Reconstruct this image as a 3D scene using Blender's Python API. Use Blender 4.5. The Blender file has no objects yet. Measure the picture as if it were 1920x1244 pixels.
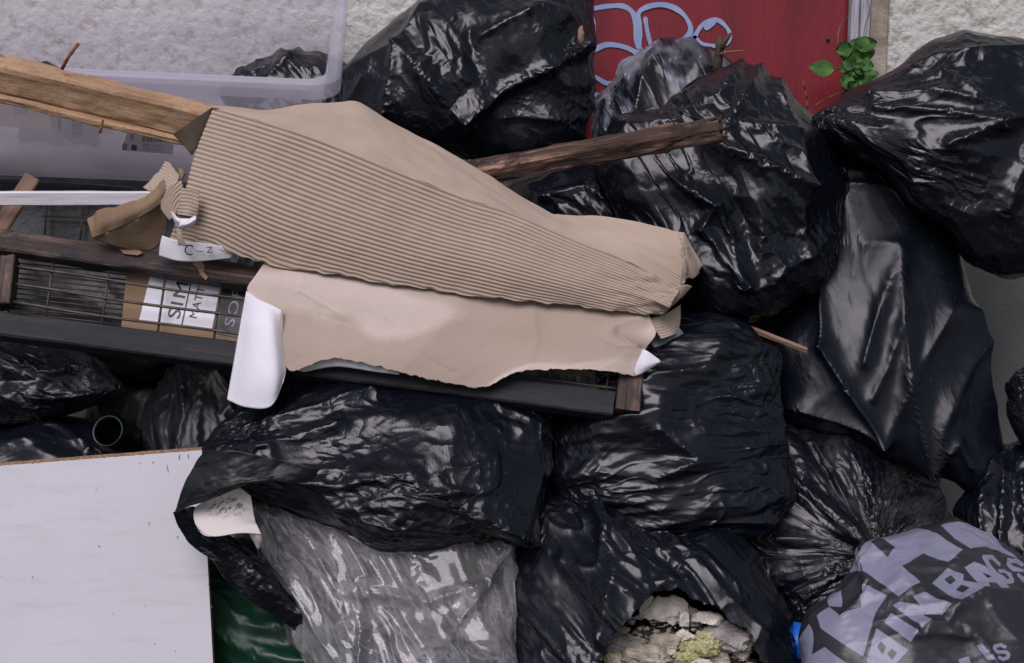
import bpy, bmesh, math, random
import numpy as np
from mathutils import Vector
from mathutils.bvhtree import BVHTree
R = math.radians
random.seed(5)
SC = bpy.context.scene
COL = SC.collection

# ------------------------------------------------------------------ camera, sky, sun, exposure
CAM = np.array([0.0, -3.4, 1.45]); PITCH = R(10); FPX = 50/36*1920
cd = bpy.data.cameras.new('camera'); cam = bpy.data.objects.new('camera', cd); COL.objects.link(cam)
cam.location = CAM; cam.rotation_euler = (R(90)-PITCH, 0, 0)
cd.lens = 50; cd.sensor_width = 36; cd.clip_start = 0.05; cd.clip_end = 500
SC.camera = cam
world = bpy.data.worlds.new("World"); SC.world = world; world.use_nodes = True
wn = world.node_tree.nodes; wl = world.node_tree.links; wn.clear()
SUN_EL, SUN_AZ = 49, 198      # azimuth clockwise from +Y: behind the camera, a little left
sky = wn.new('ShaderNodeTexSky'); sky.sky_type = 'NISHITA'; sky.sun_disc = False
sky.sun_elevation = R(SUN_EL); sky.sun_rotation = R(SUN_AZ); sky.dust_density = 1.5; sky.air_density = 1.0
hs = wn.new('ShaderNodeHueSaturation'); hs.inputs['Saturation'].default_value = 0.5
bg = wn.new('ShaderNodeBackground'); bg.inputs[1].default_value = 0.05
wo = wn.new('ShaderNodeOutputWorld')
wl.new(sky.outputs[0], hs.inputs['Color']); wl.new(hs.outputs[0], bg.inputs[0]); wl.new(bg.outputs[0], wo.inputs[0])
sd = bpy.data.lights.new('sun', 'SUN'); sd.energy = 1.95; sd.angle = R(42); sd.color = (1.0, 0.925, 1.0)
sun = bpy.data.objects.new('sun', sd); COL.objects.link(sun)
az, el = R(SUN_AZ), R(SUN_EL)
sdir = Vector((math.sin(az)*math.cos(el), math.cos(az)*math.cos(el), math.sin(el)))
sun.rotation_euler = sdir.to_track_quat('Z', 'Y').to_euler(); sun.location = sdir*10
vs = SC.view_settings; vs.view_transform = 'Standard'; vs.look = 'None'; vs.gamma = 1; vs.exposure = 0.4

# ------------------------------------------------------------------ helpers
FW = np.array([0, math.cos(PITCH), -math.sin(PITCH)]); UP = np.array([0, math.sin(PITCH), math.cos(PITCH)]); RT = np.array([1.0, 0, 0])
def P(px, py, Y):
    px, py, Y = np.broadcast_arrays(np.asarray(px, float), np.asarray(py, float), np.asarray(Y, float))
    ray = FW*FPX + RT*(px[..., None]-960) + UP*(622-py[..., None])
    return CAM + ray*((Y-CAM[1])/ray[..., 1])[..., None]
def heap(py): return 0.30 - 0.85*np.asarray(py, float)/1244
def pxs(Y): return (Y+3.4)/FPX        # metres per photo pixel at depth Y
_rs = np.random.RandomState(11)
_perm = _rs.permutation(4096).astype(np.int64); _val = _rs.rand(4096)*2-1
def vnoise(p, seed=0):
    p = np.asarray(p, float)+seed*17.31
    i = np.floor(p).astype(np.int64); f = p-i; f = f*f*f*(f*(f*6-15)+10)
    def h(a, b, c): return _val[_perm[(_perm[(_perm[a & 4095]+b) & 4095]+c) & 4095]]
    x, y, z = i[..., 0], i[..., 1], i[..., 2]; fx, fy, fz = f[..., 0], f[..., 1], f[..., 2]
    def L(a, b, t): return a+(b-a)*t
    return L(L(L(h(x, y, z), h(x+1, y, z), fx), L(h(x, y+1, z), h(x+1, y+1, z), fx), fy),
             L(L(h(x, y, z+1), h(x+1, y, z+1), fx), L(h(x, y+1, z+1), h(x+1, y+1, z+1), fx), fy), fz)
def fbm(p, seed=0, oct=4):
    p = np.asarray(p, float); s = 0; a = 1.0
    for k in range(oct): s = s+a*vnoise(p*2**k, seed+k*3); a *= .5
    return s
def worley(p, seed=0):
    p = np.asarray(p, float)+seed*7.7; i0 = np.floor(p).astype(np.int64); best = np.full(p.shape[:-1], 9.0)
    for dx in (-1, 0, 1):
        for dy in (-1, 0, 1):
            for dz in (-1, 0, 1):
                c = i0+np.array([dx, dy, dz]); h = _perm[(_perm[(_perm[c[..., 0] & 4095]+c[..., 1]) & 4095]+c[..., 2]) & 4095]
                q = c+np.stack([_val[h], _val[(h+1111) & 4095], _val[(h+2222) & 4095]], -1)*.5+.5
                best = np.minimum(best, ((p-q)**2).sum(-1))
    return np.sqrt(best)
def in_poly(x, y, poly):
    c = np.zeros(x.shape, bool); n = len(poly)
    for k in range(n):
        x0, y0 = poly[k]; x1, y1 = poly[(k+1) % n]
        if y0 == y1: continue
        m = ((y0 > y) != (y1 > y)) & (x < (x1-x0)*(y-y0)/(y1-y0)+x0)
        c ^= m
    return c
def seg_dist(x, y, pts):
    best = np.full(x.shape, 1e9)
    for (x0, y0), (x1, y1) in zip(pts[:-1], pts[1:]):
        dx, dy = x1-x0, y1-y0; L2 = dx*dx+dy*dy+1e-9
        t = np.clip(((x-x0)*dx+(y-y0)*dy)/L2, 0, 1)
        best = np.minimum(best, np.hypot(x-x0-t*dx, y-y0-t*dy))
    return best

def info(o, label=None, cat=None, group=None, kind=None):
    if label: o['label'] = label
    if cat: o['category'] = cat
    if group: o['group'] = group
    if kind: o['kind'] = kind
    return o
def thing(name, loc, label, cat, group=None):
    o = bpy.data.objects.new(name, None); COL.objects.link(o); o.location = Vector(loc); o.empty_display_size = .05
    return info(o, label, cat, group)
def world_loc(o):
    v = Vector((0, 0, 0))
    while o: v += Vector(o.location); o = o.parent
    return np.array(v)
def mesh(name, V, F, mat, parent=None, smooth=True, guv=None, attrs=None, uniform=None, mats=None, midx=None):
    """world-space vertices V, faces F (array of tris/quads, or list of lists) -> one object"""
    V = np.asarray(V, float)
    if parent is None: org = np.array([V[:, 0].mean(), V[:, 1].mean(), V[:, 2].min()])
    else: org = world_loc(parent)
    me = bpy.data.meshes.new(name)
    if isinstance(F, np.ndarray):
        n, k = F.shape
        me.vertices.add(len(V)); me.vertices.foreach_set('co', (V-org).astype(np.float32).ravel())
        me.loops.add(n*k); me.loops.foreach_set('vertex_index', F.astype(np.int32).ravel())
        me.polygons.add(n); me.polygons.foreach_set('loop_start', np.arange(0, n*k, k, dtype=np.int32))
        me.polygons.foreach_set('loop_total', np.full(n, k, dtype=np.int32))
        me.update(calc_edges=True)
    else:
        me.from_pydata([tuple(v) for v in (V-org)], [], [tuple(f) for f in F]); me.update()
    me.polygons.foreach_set('use_smooth', [smooth]*len(me.polygons))
    for m in (mats or [mat]): me.materials.append(m)
    if midx is not None: me.polygons.foreach_set('material_index', np.asarray(midx, dtype=np.int32))
    if guv is not None:
        a = me.attributes.new('guv', 'FLOAT_VECTOR', 'POINT'); a.data.foreach_set('vector', np.asarray(guv, dtype=np.float32).ravel())
    for nme, arr in (attrs or {}).items():
        a = me.attributes.new(nme, 'FLOAT', 'POINT'); a.data.foreach_set('value', np.asarray(arr, dtype=np.float32))
    o = bpy.data.objects.new(name, me); COL.objects.link(o)
    if parent is not None: o.parent = parent
    else: o.location = Vector(org)
    return o
def cat_meshes(parts):
    Vs, Fs, Gs, n = [], [], [], 0
    for p in parts:
        V, F = p[0], p[1]
        Vs.append(np.asarray(V, float)); Fs += [[i+n for i in f] for f in F]; n += len(V)
        if len(p) > 2: Gs.append(p[2])
    return (np.vstack(Vs), Fs, np.vstack(Gs) if Gs and len(Gs) == len(parts) else None)
def solidify(o, t, offset=0):
    m = o.modifiers.new('thickness', 'SOLIDIFY'); m.thickness = t; m.offset = offset; return o
def bevel(o, w, seg=2):
    m = o.modifiers.new('bevel', 'BEVEL'); m.width = w; m.segments = seg; m.limit_method = 'ANGLE'; return o

# ------------------------------------------------------------------ materials
def nmat(name):
    m = bpy.data.materials.new(name); m.use_nodes = True; nt = m.node_tree
    b = nt.nodes['Principled BSDF']; return m, nt, b
def coords(nt, src, scale=(1, 1, 1)):
    if src == 'guv':
        a = nt.nodes.new('ShaderNodeAttribute'); a.attribute_name = 'guv'; out = a.outputs['Vector']
    else:
        a = nt.nodes.new('ShaderNodeTexCoord'); out = a.outputs['Object']
    mp = nt.nodes.new('ShaderNodeMapping'); mp.inputs['Scale'].default_value = scale
    nt.links.new(out, mp.inputs['Vector']); return mp.outputs['Vector']
def noise(nt, vec, scale, detail=4, rough=.55, dist=0):
    n = nt.nodes.new('ShaderNodeTexNoise'); n.inputs['Scale'].default_value = scale; n.inputs['Detail'].default_value = detail
    n.inputs['Roughness'].default_value = rough; n.inputs['Distortion'].default_value = dist
    nt.links.new(vec, n.inputs['Vector']); return n.outputs['Fac']
def ramp(nt, fac, stops):
    r = nt.nodes.new('ShaderNodeValToRGB'); e = r.color_ramp.elements
    while len(e) < len(stops): e.new(.5)
    for k, (p, c) in enumerate(stops): e[k].position = p; e[k].color = (*c, 1) if len(c) == 3 else c
    nt.links.new(fac, r.inputs['Fac']); return r.outputs['Color']
def mixc(nt, fac, a, b):
    m = nt.nodes.new('ShaderNodeMix'); m.data_type = 'RGBA'
    if isinstance(fac, (int, float)): m.inputs[0].default_value = fac
    else: nt.links.new(fac, m.inputs[0])
    for v, s in ((a, m.inputs[6]), (b, m.inputs[7])):
        if isinstance(v, tuple): s.default_value = (*v, 1)
        else: nt.links.new(v, s)
    return m.outputs[2]
def bump(nt, b, hs_):
    """hs_: list of (height socket, distance)"""
    prev = None
    for h, d in hs_:
        bp = nt.nodes.new('ShaderNodeBump'); bp.inputs['Strength'].default_value = 1; bp.inputs['Distance'].default_value = d
        nt.links.new(h, bp.inputs['Height'])
        if prev: nt.links.new(prev, bp.inputs['Normal'])
        prev = bp.outputs['Normal']
    nt.links.new(prev, b.inputs['Normal'])
def simple(name, c, c2=None, scale=8, rough=.6, bsc=None, bd=.001, src='obj', stretch=(1, 1, 1), spec=.5, metal=0, mid=(.35, .65), detail=5):
    m, nt, b = nmat(name); v = coords(nt, src, stretch)
    if c2 is None: b.inputs['Base Color'].default_value = (*c, 1)
    else: nt.links.new(ramp(nt, noise(nt, v, scale, detail), [(mid[0], c), (mid[1], c2)]), b.inputs['Base Color'])
    b.inputs['Roughness'].default_value = rough; b.inputs['Specular IOR Level'].default_value = spec; b.inputs['Metallic'].default_value = metal
    if bsc: bump(nt, b, [(noise(nt, v, bsc, 5), bd)])
    return m
def film(name, c=(.0035, .0045, .0085), rough=.24, crinkle=.0012, fine=.0005, along=1.0, fsc=60, dust=0.0, dustc=(.16, .14, .13), spec=.44):
    """thin polythene: near black, glossy, anisotropic micro creases (guv: x along the pleats, y across)"""
    m, nt, b = nmat(name)
    v = coords(nt, 'guv', (along, 1, 1)); v2 = coords(nt, 'guv', (1, 1, 1))
    wn_ = nt.nodes.new('ShaderNodeTexNoise'); wn_.inputs['Scale'].default_value = 18; wn_.inputs['Detail'].default_value = 2; nt.links.new(v, wn_.inputs['Vector'])
    wa = nt.nodes.new('ShaderNodeVectorMath'); wa.operation = 'MULTIPLY_ADD'; nt.links.new(wn_.outputs['Color'], wa.inputs[0]); wa.inputs[1].default_value = (.05, .05, .05); nt.links.new(v, wa.inputs[2])
    def vor(sc):
        n = nt.nodes.new('ShaderNodeTexVoronoi'); n.inputs['Scale'].default_value = sc; nt.links.new(wa.outputs[0], n.inputs['Vector']); return n.outputs['Distance']
    def mul(a, b2):
        n = nt.nodes.new('ShaderNodeMath'); n.operation = 'MULTIPLY'; nt.links.new(a, n.inputs[0]); nt.links.new(b2, n.inputs[1]); return n.outputs[0]
    msk = ramp(nt, noise(nt, v2, 6, 3), [(.44, (.06, .06, .06)), (.62, (1, 1, 1))]); msk2 = ramp(nt, noise(nt, v2, 4.2, 3), [(.40, (.1, .1, .1)), (.6, (1, 1, 1))])
    bump(nt, b, [(mul(vor(26), msk2), crinkle*2.2), (mul(vor(fsc*1.3), msk), fine*3.2), (noise(nt, v2, 260, 2), fine*.25)])
    rr = ramp(nt, noise(nt, v2, 9, 5, .65), [(.3, (rough*.75,)*3), (.75, (rough*1.5,)*3)])
    sp = ramp(nt, noise(nt, v2, 190, 2, .5), [(.70, (0, 0, 0)), (.76, (1, 1, 1))])
    base = mixc(nt, sp, c, (.05, .05, .055))
    if dust > 0:
        dm = ramp(nt, noise(nt, v2, 7, 8, .75), [(.62-dust*.35, (0, 0, 0)), (.85-dust*.2, (1, 1, 1))])
        base = mixc(nt, dm, base, dustc); rr = mixc(nt, dm, rr, (.6, .6, .6))
    nt.links.new(base, b.inputs['Base Color']); nt.links.new(rr, b.inputs['Roughness'])
    b.inputs['Specular IOR Level'].default_value = spec
    return m
def wood(name, c1, c2, c3, rough=.75, scale=1.0, bd=.002, src='guv', patch=None):
    m, nt, b = nmat(name)
    v = coords(nt, src, (3*scale, 60*scale, 60*scale)); v2 = coords(nt, src, (14, 20, 20))
    g = noise(nt, v, 1.0, 7, .65, .5); q = noise(nt, v2, 1, 6, .65)
    col = ramp(nt, g, [(.3, c1), (.5, c2), (.7, c3)])
    if patch: col = mixc(nt, ramp(nt, q, [(.48, (0, 0, 0)), (.62, (1, 1, 1))]), col, patch)
    nt.links.new(col, b.inputs['Base Color']); b.inputs['Roughness'].default_value = rough
    bump(nt, b, [(g, bd), (q, bd*1.2)]); return m
def clear_film(name, milky=.18, tint=(.92, .9, .95), rough=.12, bd=.003, col=(.84, .82, .86), scale=14):
    m, nt, b = nmat(name); v = coords(nt, 'guv', (1, 1, 1))
    n1 = noise(nt, v, scale, 5, .6, .8); bump(nt, b, [(n1, bd)])
    b.inputs['Base Color'].default_value = (*col, 1); b.inputs['Roughness'].default_value = rough; b.inputs['Specular IOR Level'].default_value = .7
    nrm = b.inputs['Normal'].links[0].from_socket
    tr = nt.nodes.new('ShaderNodeBsdfTransparent'); tr.inputs[0].default_value = (*tint, 1)
    gl = nt.nodes.new('ShaderNodeBsdfGlossy'); gl.inputs['Roughness'].default_value = rough; nt.links.new(nrm, gl.inputs['Normal'])
    fr = nt.nodes.new('ShaderNodeFresnel'); fr.inputs['IOR'].default_value = 1.55; nt.links.new(nrm, fr.inputs['Normal'])
    m1 = nt.nodes.new('ShaderNodeMixShader'); nt.links.new(fr.outputs[0], m1.inputs[0]); nt.links.new(tr.outputs[0], m1.inputs[1]); nt.links.new(gl.outputs[0], m1.inputs[2])
    m2 = nt.nodes.new('ShaderNodeMixShader')
    vs_ = coords(nt, 'guv', (.35, 1.3, 1)); nn_ = noise(nt, vs_, 15, 5, .6, 1.0)
    mk = ramp(nt, nn_, [(.30, (milky*.35,)*3), (.47, (milky*.7,)*3), (.50, (min(1, milky*1.6),)*3), (.53, (milky*.8,)*3), (.8, (min(1, milky*1.9),)*3)])
    nt.links.new(mk, m2.inputs[0]); nt.links.new(m1.outputs[0], m2.inputs[1]); nt.links.new(b.outputs[0], m2.inputs[2])
    nt.links.new(m2.outputs[0], nt.nodes['Material Output'].inputs['Surface']); return m

# ------------------------------------------------------------------ crumpled bags
def ico0():
    t = (1+5**.5)/2
    V = np.array([(-1, t, 0), (1, t, 0), (-1, -t, 0), (1, -t, 0), (0, -1, t), (0, 1, t), (0, -1, -t), (0, 1, -t), (t, 0, -1), (t, 0, 1), (-t, 0, -1), (-t, 0, 1)], float)
    F = np.array([(0, 11, 5), (0, 5, 1), (0, 1, 7), (0, 7, 10), (0, 10, 11), (1, 5, 9), (5, 11, 4), (11, 10, 2), (10, 7, 6), (7, 1, 8),
                  (3, 9, 4), (3, 4, 2), (3, 2, 6), (3, 6, 8), (3, 8, 9), (4, 9, 5), (2, 4, 11), (6, 2, 10), (8, 6, 7), (9, 8, 1)])
    return V/np.linalg.norm(V, axis=1)[:, None], F
def subdiv(F, n):
    E = np.sort(np.vstack([F[:, [0, 1]], F[:, [1, 2]], F[:, [2, 0]]]), axis=1)
    key = E[:, 0]*n+E[:, 1]; u, inv = np.unique(key, return_inverse=True); inv = inv.ravel()
    par = np.stack([u//n, u % n], 1); k = len(F); a, b, c = inv[:k]+n, inv[k:2*k]+n, inv[2*k:]+n
    G = np.vstack([np.stack([F[:, 0], a, c], 1), np.stack([F[:, 1], b, a], 1), np.stack([F[:, 2], c, b], 1), np.stack([a, b, c], 1)])
    return G, par
def nbrs(F, n):
    E = np.vstack([F[:, [0, 1]], F[:, [1, 2]], F[:, [2, 0]]]); E = np.vstack([E, E[:, ::-1]])
    E = np.unique(E[:, 0]*n+E[:, 1]); a, b = E//n, E % n
    cnt = np.bincount(a, minlength=n); st = np.concatenate([[0], np.cumsum(cnt)[:-1]]); k = np.arange(len(a))-st[a]
    T = np.tile(np.arange(n)[:, None], (1, cnt.max())); T[a, k] = b
    return T, cnt
LV = {}
def build_levels(top=7):
    V, F = ico0(); LV[0] = (V, F, None)
    for l in range(1, top+1):
        G, par = subdiv(F, len(V)); M = (V[par[:, 0]]+V[par[:, 1]]); V = np.vstack([V, M/np.linalg.norm(M, axis=1)[:, None]]); F = G
        LV[l] = (V, F, par)
build_levels()
NB = {}
def relax(x, base, rest, nb, cnt, its, kb, kf, om=.55, pins=None):
    x = x.astype(np.float32); base = base.astype(np.float32); rest = rest.astype(np.float32)
    ic = (1/np.maximum(cnt, 1)).astype(np.float32)[:, None]; m = (rest > 0)
    for _ in range(its):
        d = x[nb]-x[:, None, :]
        l = np.sqrt(np.einsum('ijk,ijk->ij', d, d))+1e-9
        w = np.where(m, 1-rest/l, 0)
        lap = d.sum(1)*ic
        x = x+(d*w[..., None]).sum(1)*ic*(2*om)+lap*kb+(base-x)*kf
        if pins is not None: x[pins] = base[pins]
    return x.astype(float)
BV = []     # (bvh, min, max) of everything built in front, for contact
def push_out(x, eps=.004):
    for bvh, lo, hi in BV:
        idx = np.where(((x > lo) & (x < hi)).all(1))[0]
        for i in idx:
            p = Vector(x[i]); q, nrm, _, d = bvh.find_nearest(p)
            if q is None or d > .14 or d < 1e-6: continue
            if (p-q).dot(nrm) < -.25*d:
                x[i] = q+nrm*eps
    x[:, 2] = np.maximum(x[:, 2], .004); x[:, 1] = np.minimum(x[:, 1], .50)
    return x
def add_bvh(x, F):
    BV.append((BVHTree.FromPolygons([tuple(v) for v in x], [tuple(int(i) for i in f) for f in F]), x.min(0), x.max(0)))
def bag(name, outline, off, T, mat, label, cat='bin bag', group='black bin bags in the heap', c=None, dirn=0, gather=None, exc=.10, iso=.35,
        ridges=(), seed=0, level=6, lump=.012, tilt=1.0, Tb=None, hole=None, printer=None, kf=.02, its=(160, 90, 40), parent=None, crisp=1.0, amp=1.0, contact=True, pleat=0, flat=.8, facet=.014, fsz=.095, fst=2.6):
    ol = np.array(outline, float)
    if c is None: c = (ol[:, 0].mean(), ol[:, 1].mean())
    cx, cy = c; Tb = Tb or T
    toc = CAM-P(cx, cy, heap(cy)+off); toc /= np.linalg.norm(toc)
    rel = ol-np.array([cx, cy])
    def radius(phi):
        dx, dy = np.cos(phi), np.sin(phi); best = np.zeros(phi.shape)
        for k in range(len(rel)):
            ax, ay = rel[k]; bx, by = rel[(k+1) % len(rel)]; ex, ey = bx-ax, by-ay
            den = dx*ey-dy*ex; den = np.where(np.abs(den) < 1e-9, 1e-9, den)
            r = (ax*ey-ay*ex)/den; s = (ax*dy-ay*dx)/den
            ok = (s >= -1e-6) & (s <= 1+1e-6) & (r > 0); best = np.where(ok, np.maximum(best, r), best)
        return best
    tab = np.linspace(-math.pi, math.pi, 721); rt = radius(tab); rt = np.maximum(rt, 8)
    kern = np.array([1, 2, 3, 2, 1])/9; rt = np.convolve(np.concatenate([rt[-3:-1], rt, rt[1:3]]), kern, 'valid')
    ca, sa = math.cos(R(dirn)), math.sin(R(dirn))       # pleat direction in the picture, degrees clockwise from +x
    def shape(D):
        f = -D[:, 1]; s = np.hypot(D[:, 0], D[:, 2]); phi = np.arctan2(-D[:, 2], D[:, 0])
        r = np.interp(phi, tab, rt)*np.minimum(1, s**.9)
        px = cx+r*np.cos(phi); py = cy+r*np.sin(phi)
        bulge = np.where(f > 0, T, Tb)*np.sign(f)*np.abs(f)**flat
        Y0 = heap(cy+(py-cy)*tilt)+off
        B = P(px, py, Y0)
        ctr = P(cx, cy, heap(cy)+off)
        nrm = (B-ctr); nrm /= (np.linalg.norm(nrm, axis=1)[:, None]+1e-6); nrm = nrm*s[:, None]+toc*f[:, None]
        nrm /= (np.linalg.norm(nrm, axis=1)[:, None]+1e-6)
        m = pxs(heap(cy)+off)
        if gather is not None:
            gx, gy = gather; a = np.arctan2(py-gy, px-gx); rr = np.hypot(px-gx, py-gy)*m
            g = np.stack([rr, a*.28, bulge], 1)
        else:
            u = (px-cx)*m; w = (py-cy)*m; g = np.stack([u*ca+w*sa, -u*sa+w*ca, bulge], 1)
        h = lump*(fbm(B*4.5, seed, 2)+.8*(1-2*np.abs(vnoise(B*6.5, seed+4))))
        for rd in ridges:
            pts, am, wd = rd
            d = seg_dist(px, py, pts); h = h+np.where(f > -.1, am*np.exp(-d/wd), 0)
        if pleat:
            fr = np.clip(1-g[:, 0]/.5, 0, 1) if gather is not None else 1.0
            ph = g[:, 1]/.022 if gather is None else g[:, 1]/.02
            h = h+pleat*fr*(1-2*np.abs(vnoise(np.stack([g[:, 0]*5, ph, bulge*3], 1), seed+9)))
        if facet:     # taut facets meeting in sharp creases
            gw = g+np.stack([.03*vnoise(g*7, seed+31), .03*vnoise(g*7, seed+32), g[:, 2]*0], 1)
            q = gw/np.array([fsz*fst, fsz, fsz*1.4]); w1 = worley(q, seed+3); w2 = worley(q*2.3, seed+5)
            am_ = np.clip(.3+1.7*vnoise(g*5, seed+12), .0, 1)
            h = h+facet*(w1**2-.3)*2.1+facet*.36*(w2**2-.3)*2.1*am_
        B = B+toc*bulge[:, None]+nrm*h[:, None]
        return B, nrm, g, px, py, f
    l0 = level-2; x = None
    for li, l in enumerate(range(l0, level+1)):
        D, F, par = LV[l]; n = len(D)
        B, nrm, g, px, py, f = shape(D)
        if l not in NB: NB[l] = nbrs(F, n)
        nb, cnt = NB[l]
        e = B[nb]-B[:, None]; L = np.linalg.norm(e, axis=2)
        ge = g[nb]-g[:, None]; gl = np.linalg.norm(ge, axis=2)+1e-9; al = np.abs(ge[..., 0])/gl
        ex = exc*(iso+(1-iso)*(1-al**2))*(.12+1.25*np.clip(.38+1.5*vnoise(B*6, seed+7), 0, 1))[:, None]
        rest = L*(1+(1, .8, .45)[li]*ex)
        if x is None:
            x = B+nrm*(amp*.012*fbm(g*np.array([9, 22, 9]), seed+1, 3))[:, None]
        else:
            x = np.vstack([x, .5*(x[par[:, 0]]+x[par[:, 1]])])
            x = x+nrm*(amp*(.0022 if li == 1 else .0010)*vnoise(g*np.array([26, 70, 30])*li, seed+li+20))[:, None]
        x = relax(x, B, rest, nb, cnt, its[li], (.05, .035, .03)[li], kf*(1, .7, .5)[li])
        if contact: x = push_out(x)
    for _ in range(3):      # no lone spikes
        dn = x[nb]-x[:, None]; mv = x+dn.sum(1)/cnt[:, None]; ln = np.linalg.norm(dn, axis=2).sum(1)/cnt
        bad = (np.linalg.norm(mv-x, axis=1) > .012) | (ln > 3.2*np.median(ln)); x[bad] = mv[bad]
    if contact:
        mv = x+(x[nb]-x[:, None]).sum(1)/cnt[:, None]; x = .8*x+.2*mv
    D, F, par = LV[level]
    if crisp and level >= 5:      # thin sharp creases of the taut film, one level finer
        low = (x[:len(LV[level-1][0])].copy(), LV[level-1][1]); level += 1
        D, F, par = LV[level]; mid_ = .5*(x[par[:, 0]]+x[par[:, 1]])
        x = np.vstack([x, mid_]); B, nrm0, g, px, py, f = shape(D)
        tri = x[F]; fn = np.cross(tri[:, 1]-tri[:, 0], tri[:, 2]-tri[:, 0]); vn = np.zeros_like(x)
        for k in range(3):
            for ax_ in range(3): vn[:, ax_] += np.bincount(F[:, k], fn[:, ax_], minlength=len(x))
        vn /= np.linalg.norm(vn, axis=1)[:, None]+1e-12
        gw = g+np.stack([.022*vnoise(g*11, seed+41), .022*vnoise(g*11, seed+42), g[:, 2]*0], 1)
        p1 = np.clip(.35+1.7*vnoise(g*6, seed+43), 0, 1); p2 = np.clip(.10+2.0*vnoise(g*8, seed+44), 0, 1)
        r1 = np.maximum(0, 1-np.abs(vnoise(gw*np.array([9, 34, 20]), seed+45))*3.2)**1.5
        r2 = np.maximum(0, 1-np.abs(vnoise(gw*np.array([24, 62, 40]), seed+46))*3.0)**1.5
        w3 = worley(gw*np.array([22, 44, 30]), seed+47)
        x = x+vn*(crisp*(.0034*p1*r1+.0017*p2*r2+.0050*p2*(w3**2-.3)))[:, None]
    else: low = None
    attrs = {}
    if printer: attrs['print'] = printer(px, py, f)
    keep = np.ones(len(F), bool)
    if hole is not None:
        fx, fy, ff = px[F].mean(1), py[F].mean(1), f[F].mean(1)
        jx = 5*vnoise(np.stack([fx*.08, fy*.08, fx*0], 1), 3); jy = 5*vnoise(np.stack([fx*.08, fy*.08, fx*0+9], 1), 3)
        keep = ~(in_poly(fx+jx, fy+jy, hole) & (ff > 0))
    ob = mesh(name, x, F[keep], mat, parent, guv=g, attrs=attrs)
    if parent is None: info(ob, label, cat, group)
    if contact: 
        if low is None: low = (x[:len(LV[level-1][0])], LV[level-1][1])
        add_bvh(*low)
    return ob, x, (px, py, f)

# ------------------------------------------------------------------ sheets, boards, tubes
def cr(P4, t):
    p0, p1, p2, p3 = P4
    return .5*((2*p1)+(p2-p0)*t+(2*p0-5*p1+4*p2-p3)*t*t+(3*p1-p0-3*p2+p3)*t**3)
def resample(A, n, straight=False):
    A = np.asarray(A, float); k = len(A); out = []
    for s in np.linspace(0, k-1, n):
        i = min(int(s), k-2); t = s-i
        if straight: out.append(A[i]*(1-t)+A[i+1]*t); continue
        p0 = A[i-1] if i > 0 else 2*A[i]-A[i+1]; p3 = A[i+2] if i+2 < k else 2*A[i+1]-A[i]
        out.append(cr((p0, A[i], A[i+1], p3), t))
    return np.array(out)
def surf(rows, nu, nv, straight_u=False, straight_v=False):
    """rows of (px, py, Y) control points -> grid of world points (nv, nu, 3) and their pixel coordinates"""
    A = np.stack([resample(r, nu, straight_u) for r in rows]); G = np.stack([resample(A[:, j], nv, straight_v) for j in range(nu)], 1)
    return P(G[..., 0], G[..., 1], G[..., 2]), G
def gridF(nv, nu):
    i = np.arange(nv*nu).reshape(nv, nu)
    return np.stack([i[:-1, :-1], i[1:, :-1], i[1:, 1:], i[:-1, 1:]], -1).reshape(-1, 4)
def grid_normals(W):
    du = np.gradient(W, axis=1); dv = np.gradient(W, axis=0); n = np.cross(du, dv)
    n /= (np.linalg.norm(n, axis=2)[..., None]+1e-12)
    s = np.sign((n*(CAM-W)).sum(2).mean()); return n*s
def guv_of(W):
    du = np.linalg.norm(np.diff(W, axis=1), axis=2); dv = np.linalg.norm(np.diff(W, axis=0), axis=2)
    u = np.concatenate([np.zeros((W.shape[0], 1)), np.cumsum(du, 1)], 1); v = np.concatenate([np.zeros((1, W.shape[1])), np.cumsum(dv, 0)], 0)
    return np.stack([u, v, np.zeros_like(u)], -1)
def sheet(name, rows, nu, nv, mat, parent=None, th=.0015, ruf=.0, seed=0, disp=None, straight=(False, False), mask=None, crumple=0, edge=0):
    W, G = surf(rows, nu, nv, *straight)
    if edge:      # ragged edges
        e = edge*vnoise(np.stack([G[..., 0]*.09, G[..., 1]*.09, G[..., 0]*0], -1), seed+2)+edge*.6*vnoise(np.stack([G[..., 0]*.35, G[..., 1]*.35, G[..., 0]*0], -1), seed+5)
        wv = np.zeros(W.shape[:2]); wv[-1, :] = 1; wv[-2, :] = .5; wv[0, :] = 1
        W = W+(UP*1.0)*(e*wv*pxs(-.3))[..., None]
    N = grid_normals(W)
    if ruf: W = W+N*(ruf*fbm(W*9, seed, 4))[..., None]
    if disp is not None: W = W+N*disp(G, guv_of(W))[..., None]
    g = guv_of(W).reshape(-1, 3); V = W.reshape(-1, 3); F = gridF(nv, nu)
    if crumple:
        T = np.vstack([F[:, [0, 1, 2]], F[:, [0, 2, 3]]]); nb, cnt = nbrs(T, len(V)); nb_rest = np.linalg.norm(V[nb]-V[:, None], axis=2)*(1+crumple)
        x = V+N.reshape(-1, 3)*(.01*fbm(V*14, seed+3, 4))[:, None]
        V = relax(x, V, nb_rest, nb, cnt, 160, .05, .015)
    if mask is not None:
        fc = G.reshape(-1, 3)[F].mean(1); F = F[mask(fc[:, 0], fc[:, 1])]
    o = mesh(name, V, F, mat, parent, guv=g)
    if th: solidify(o, th)
    return o
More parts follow.
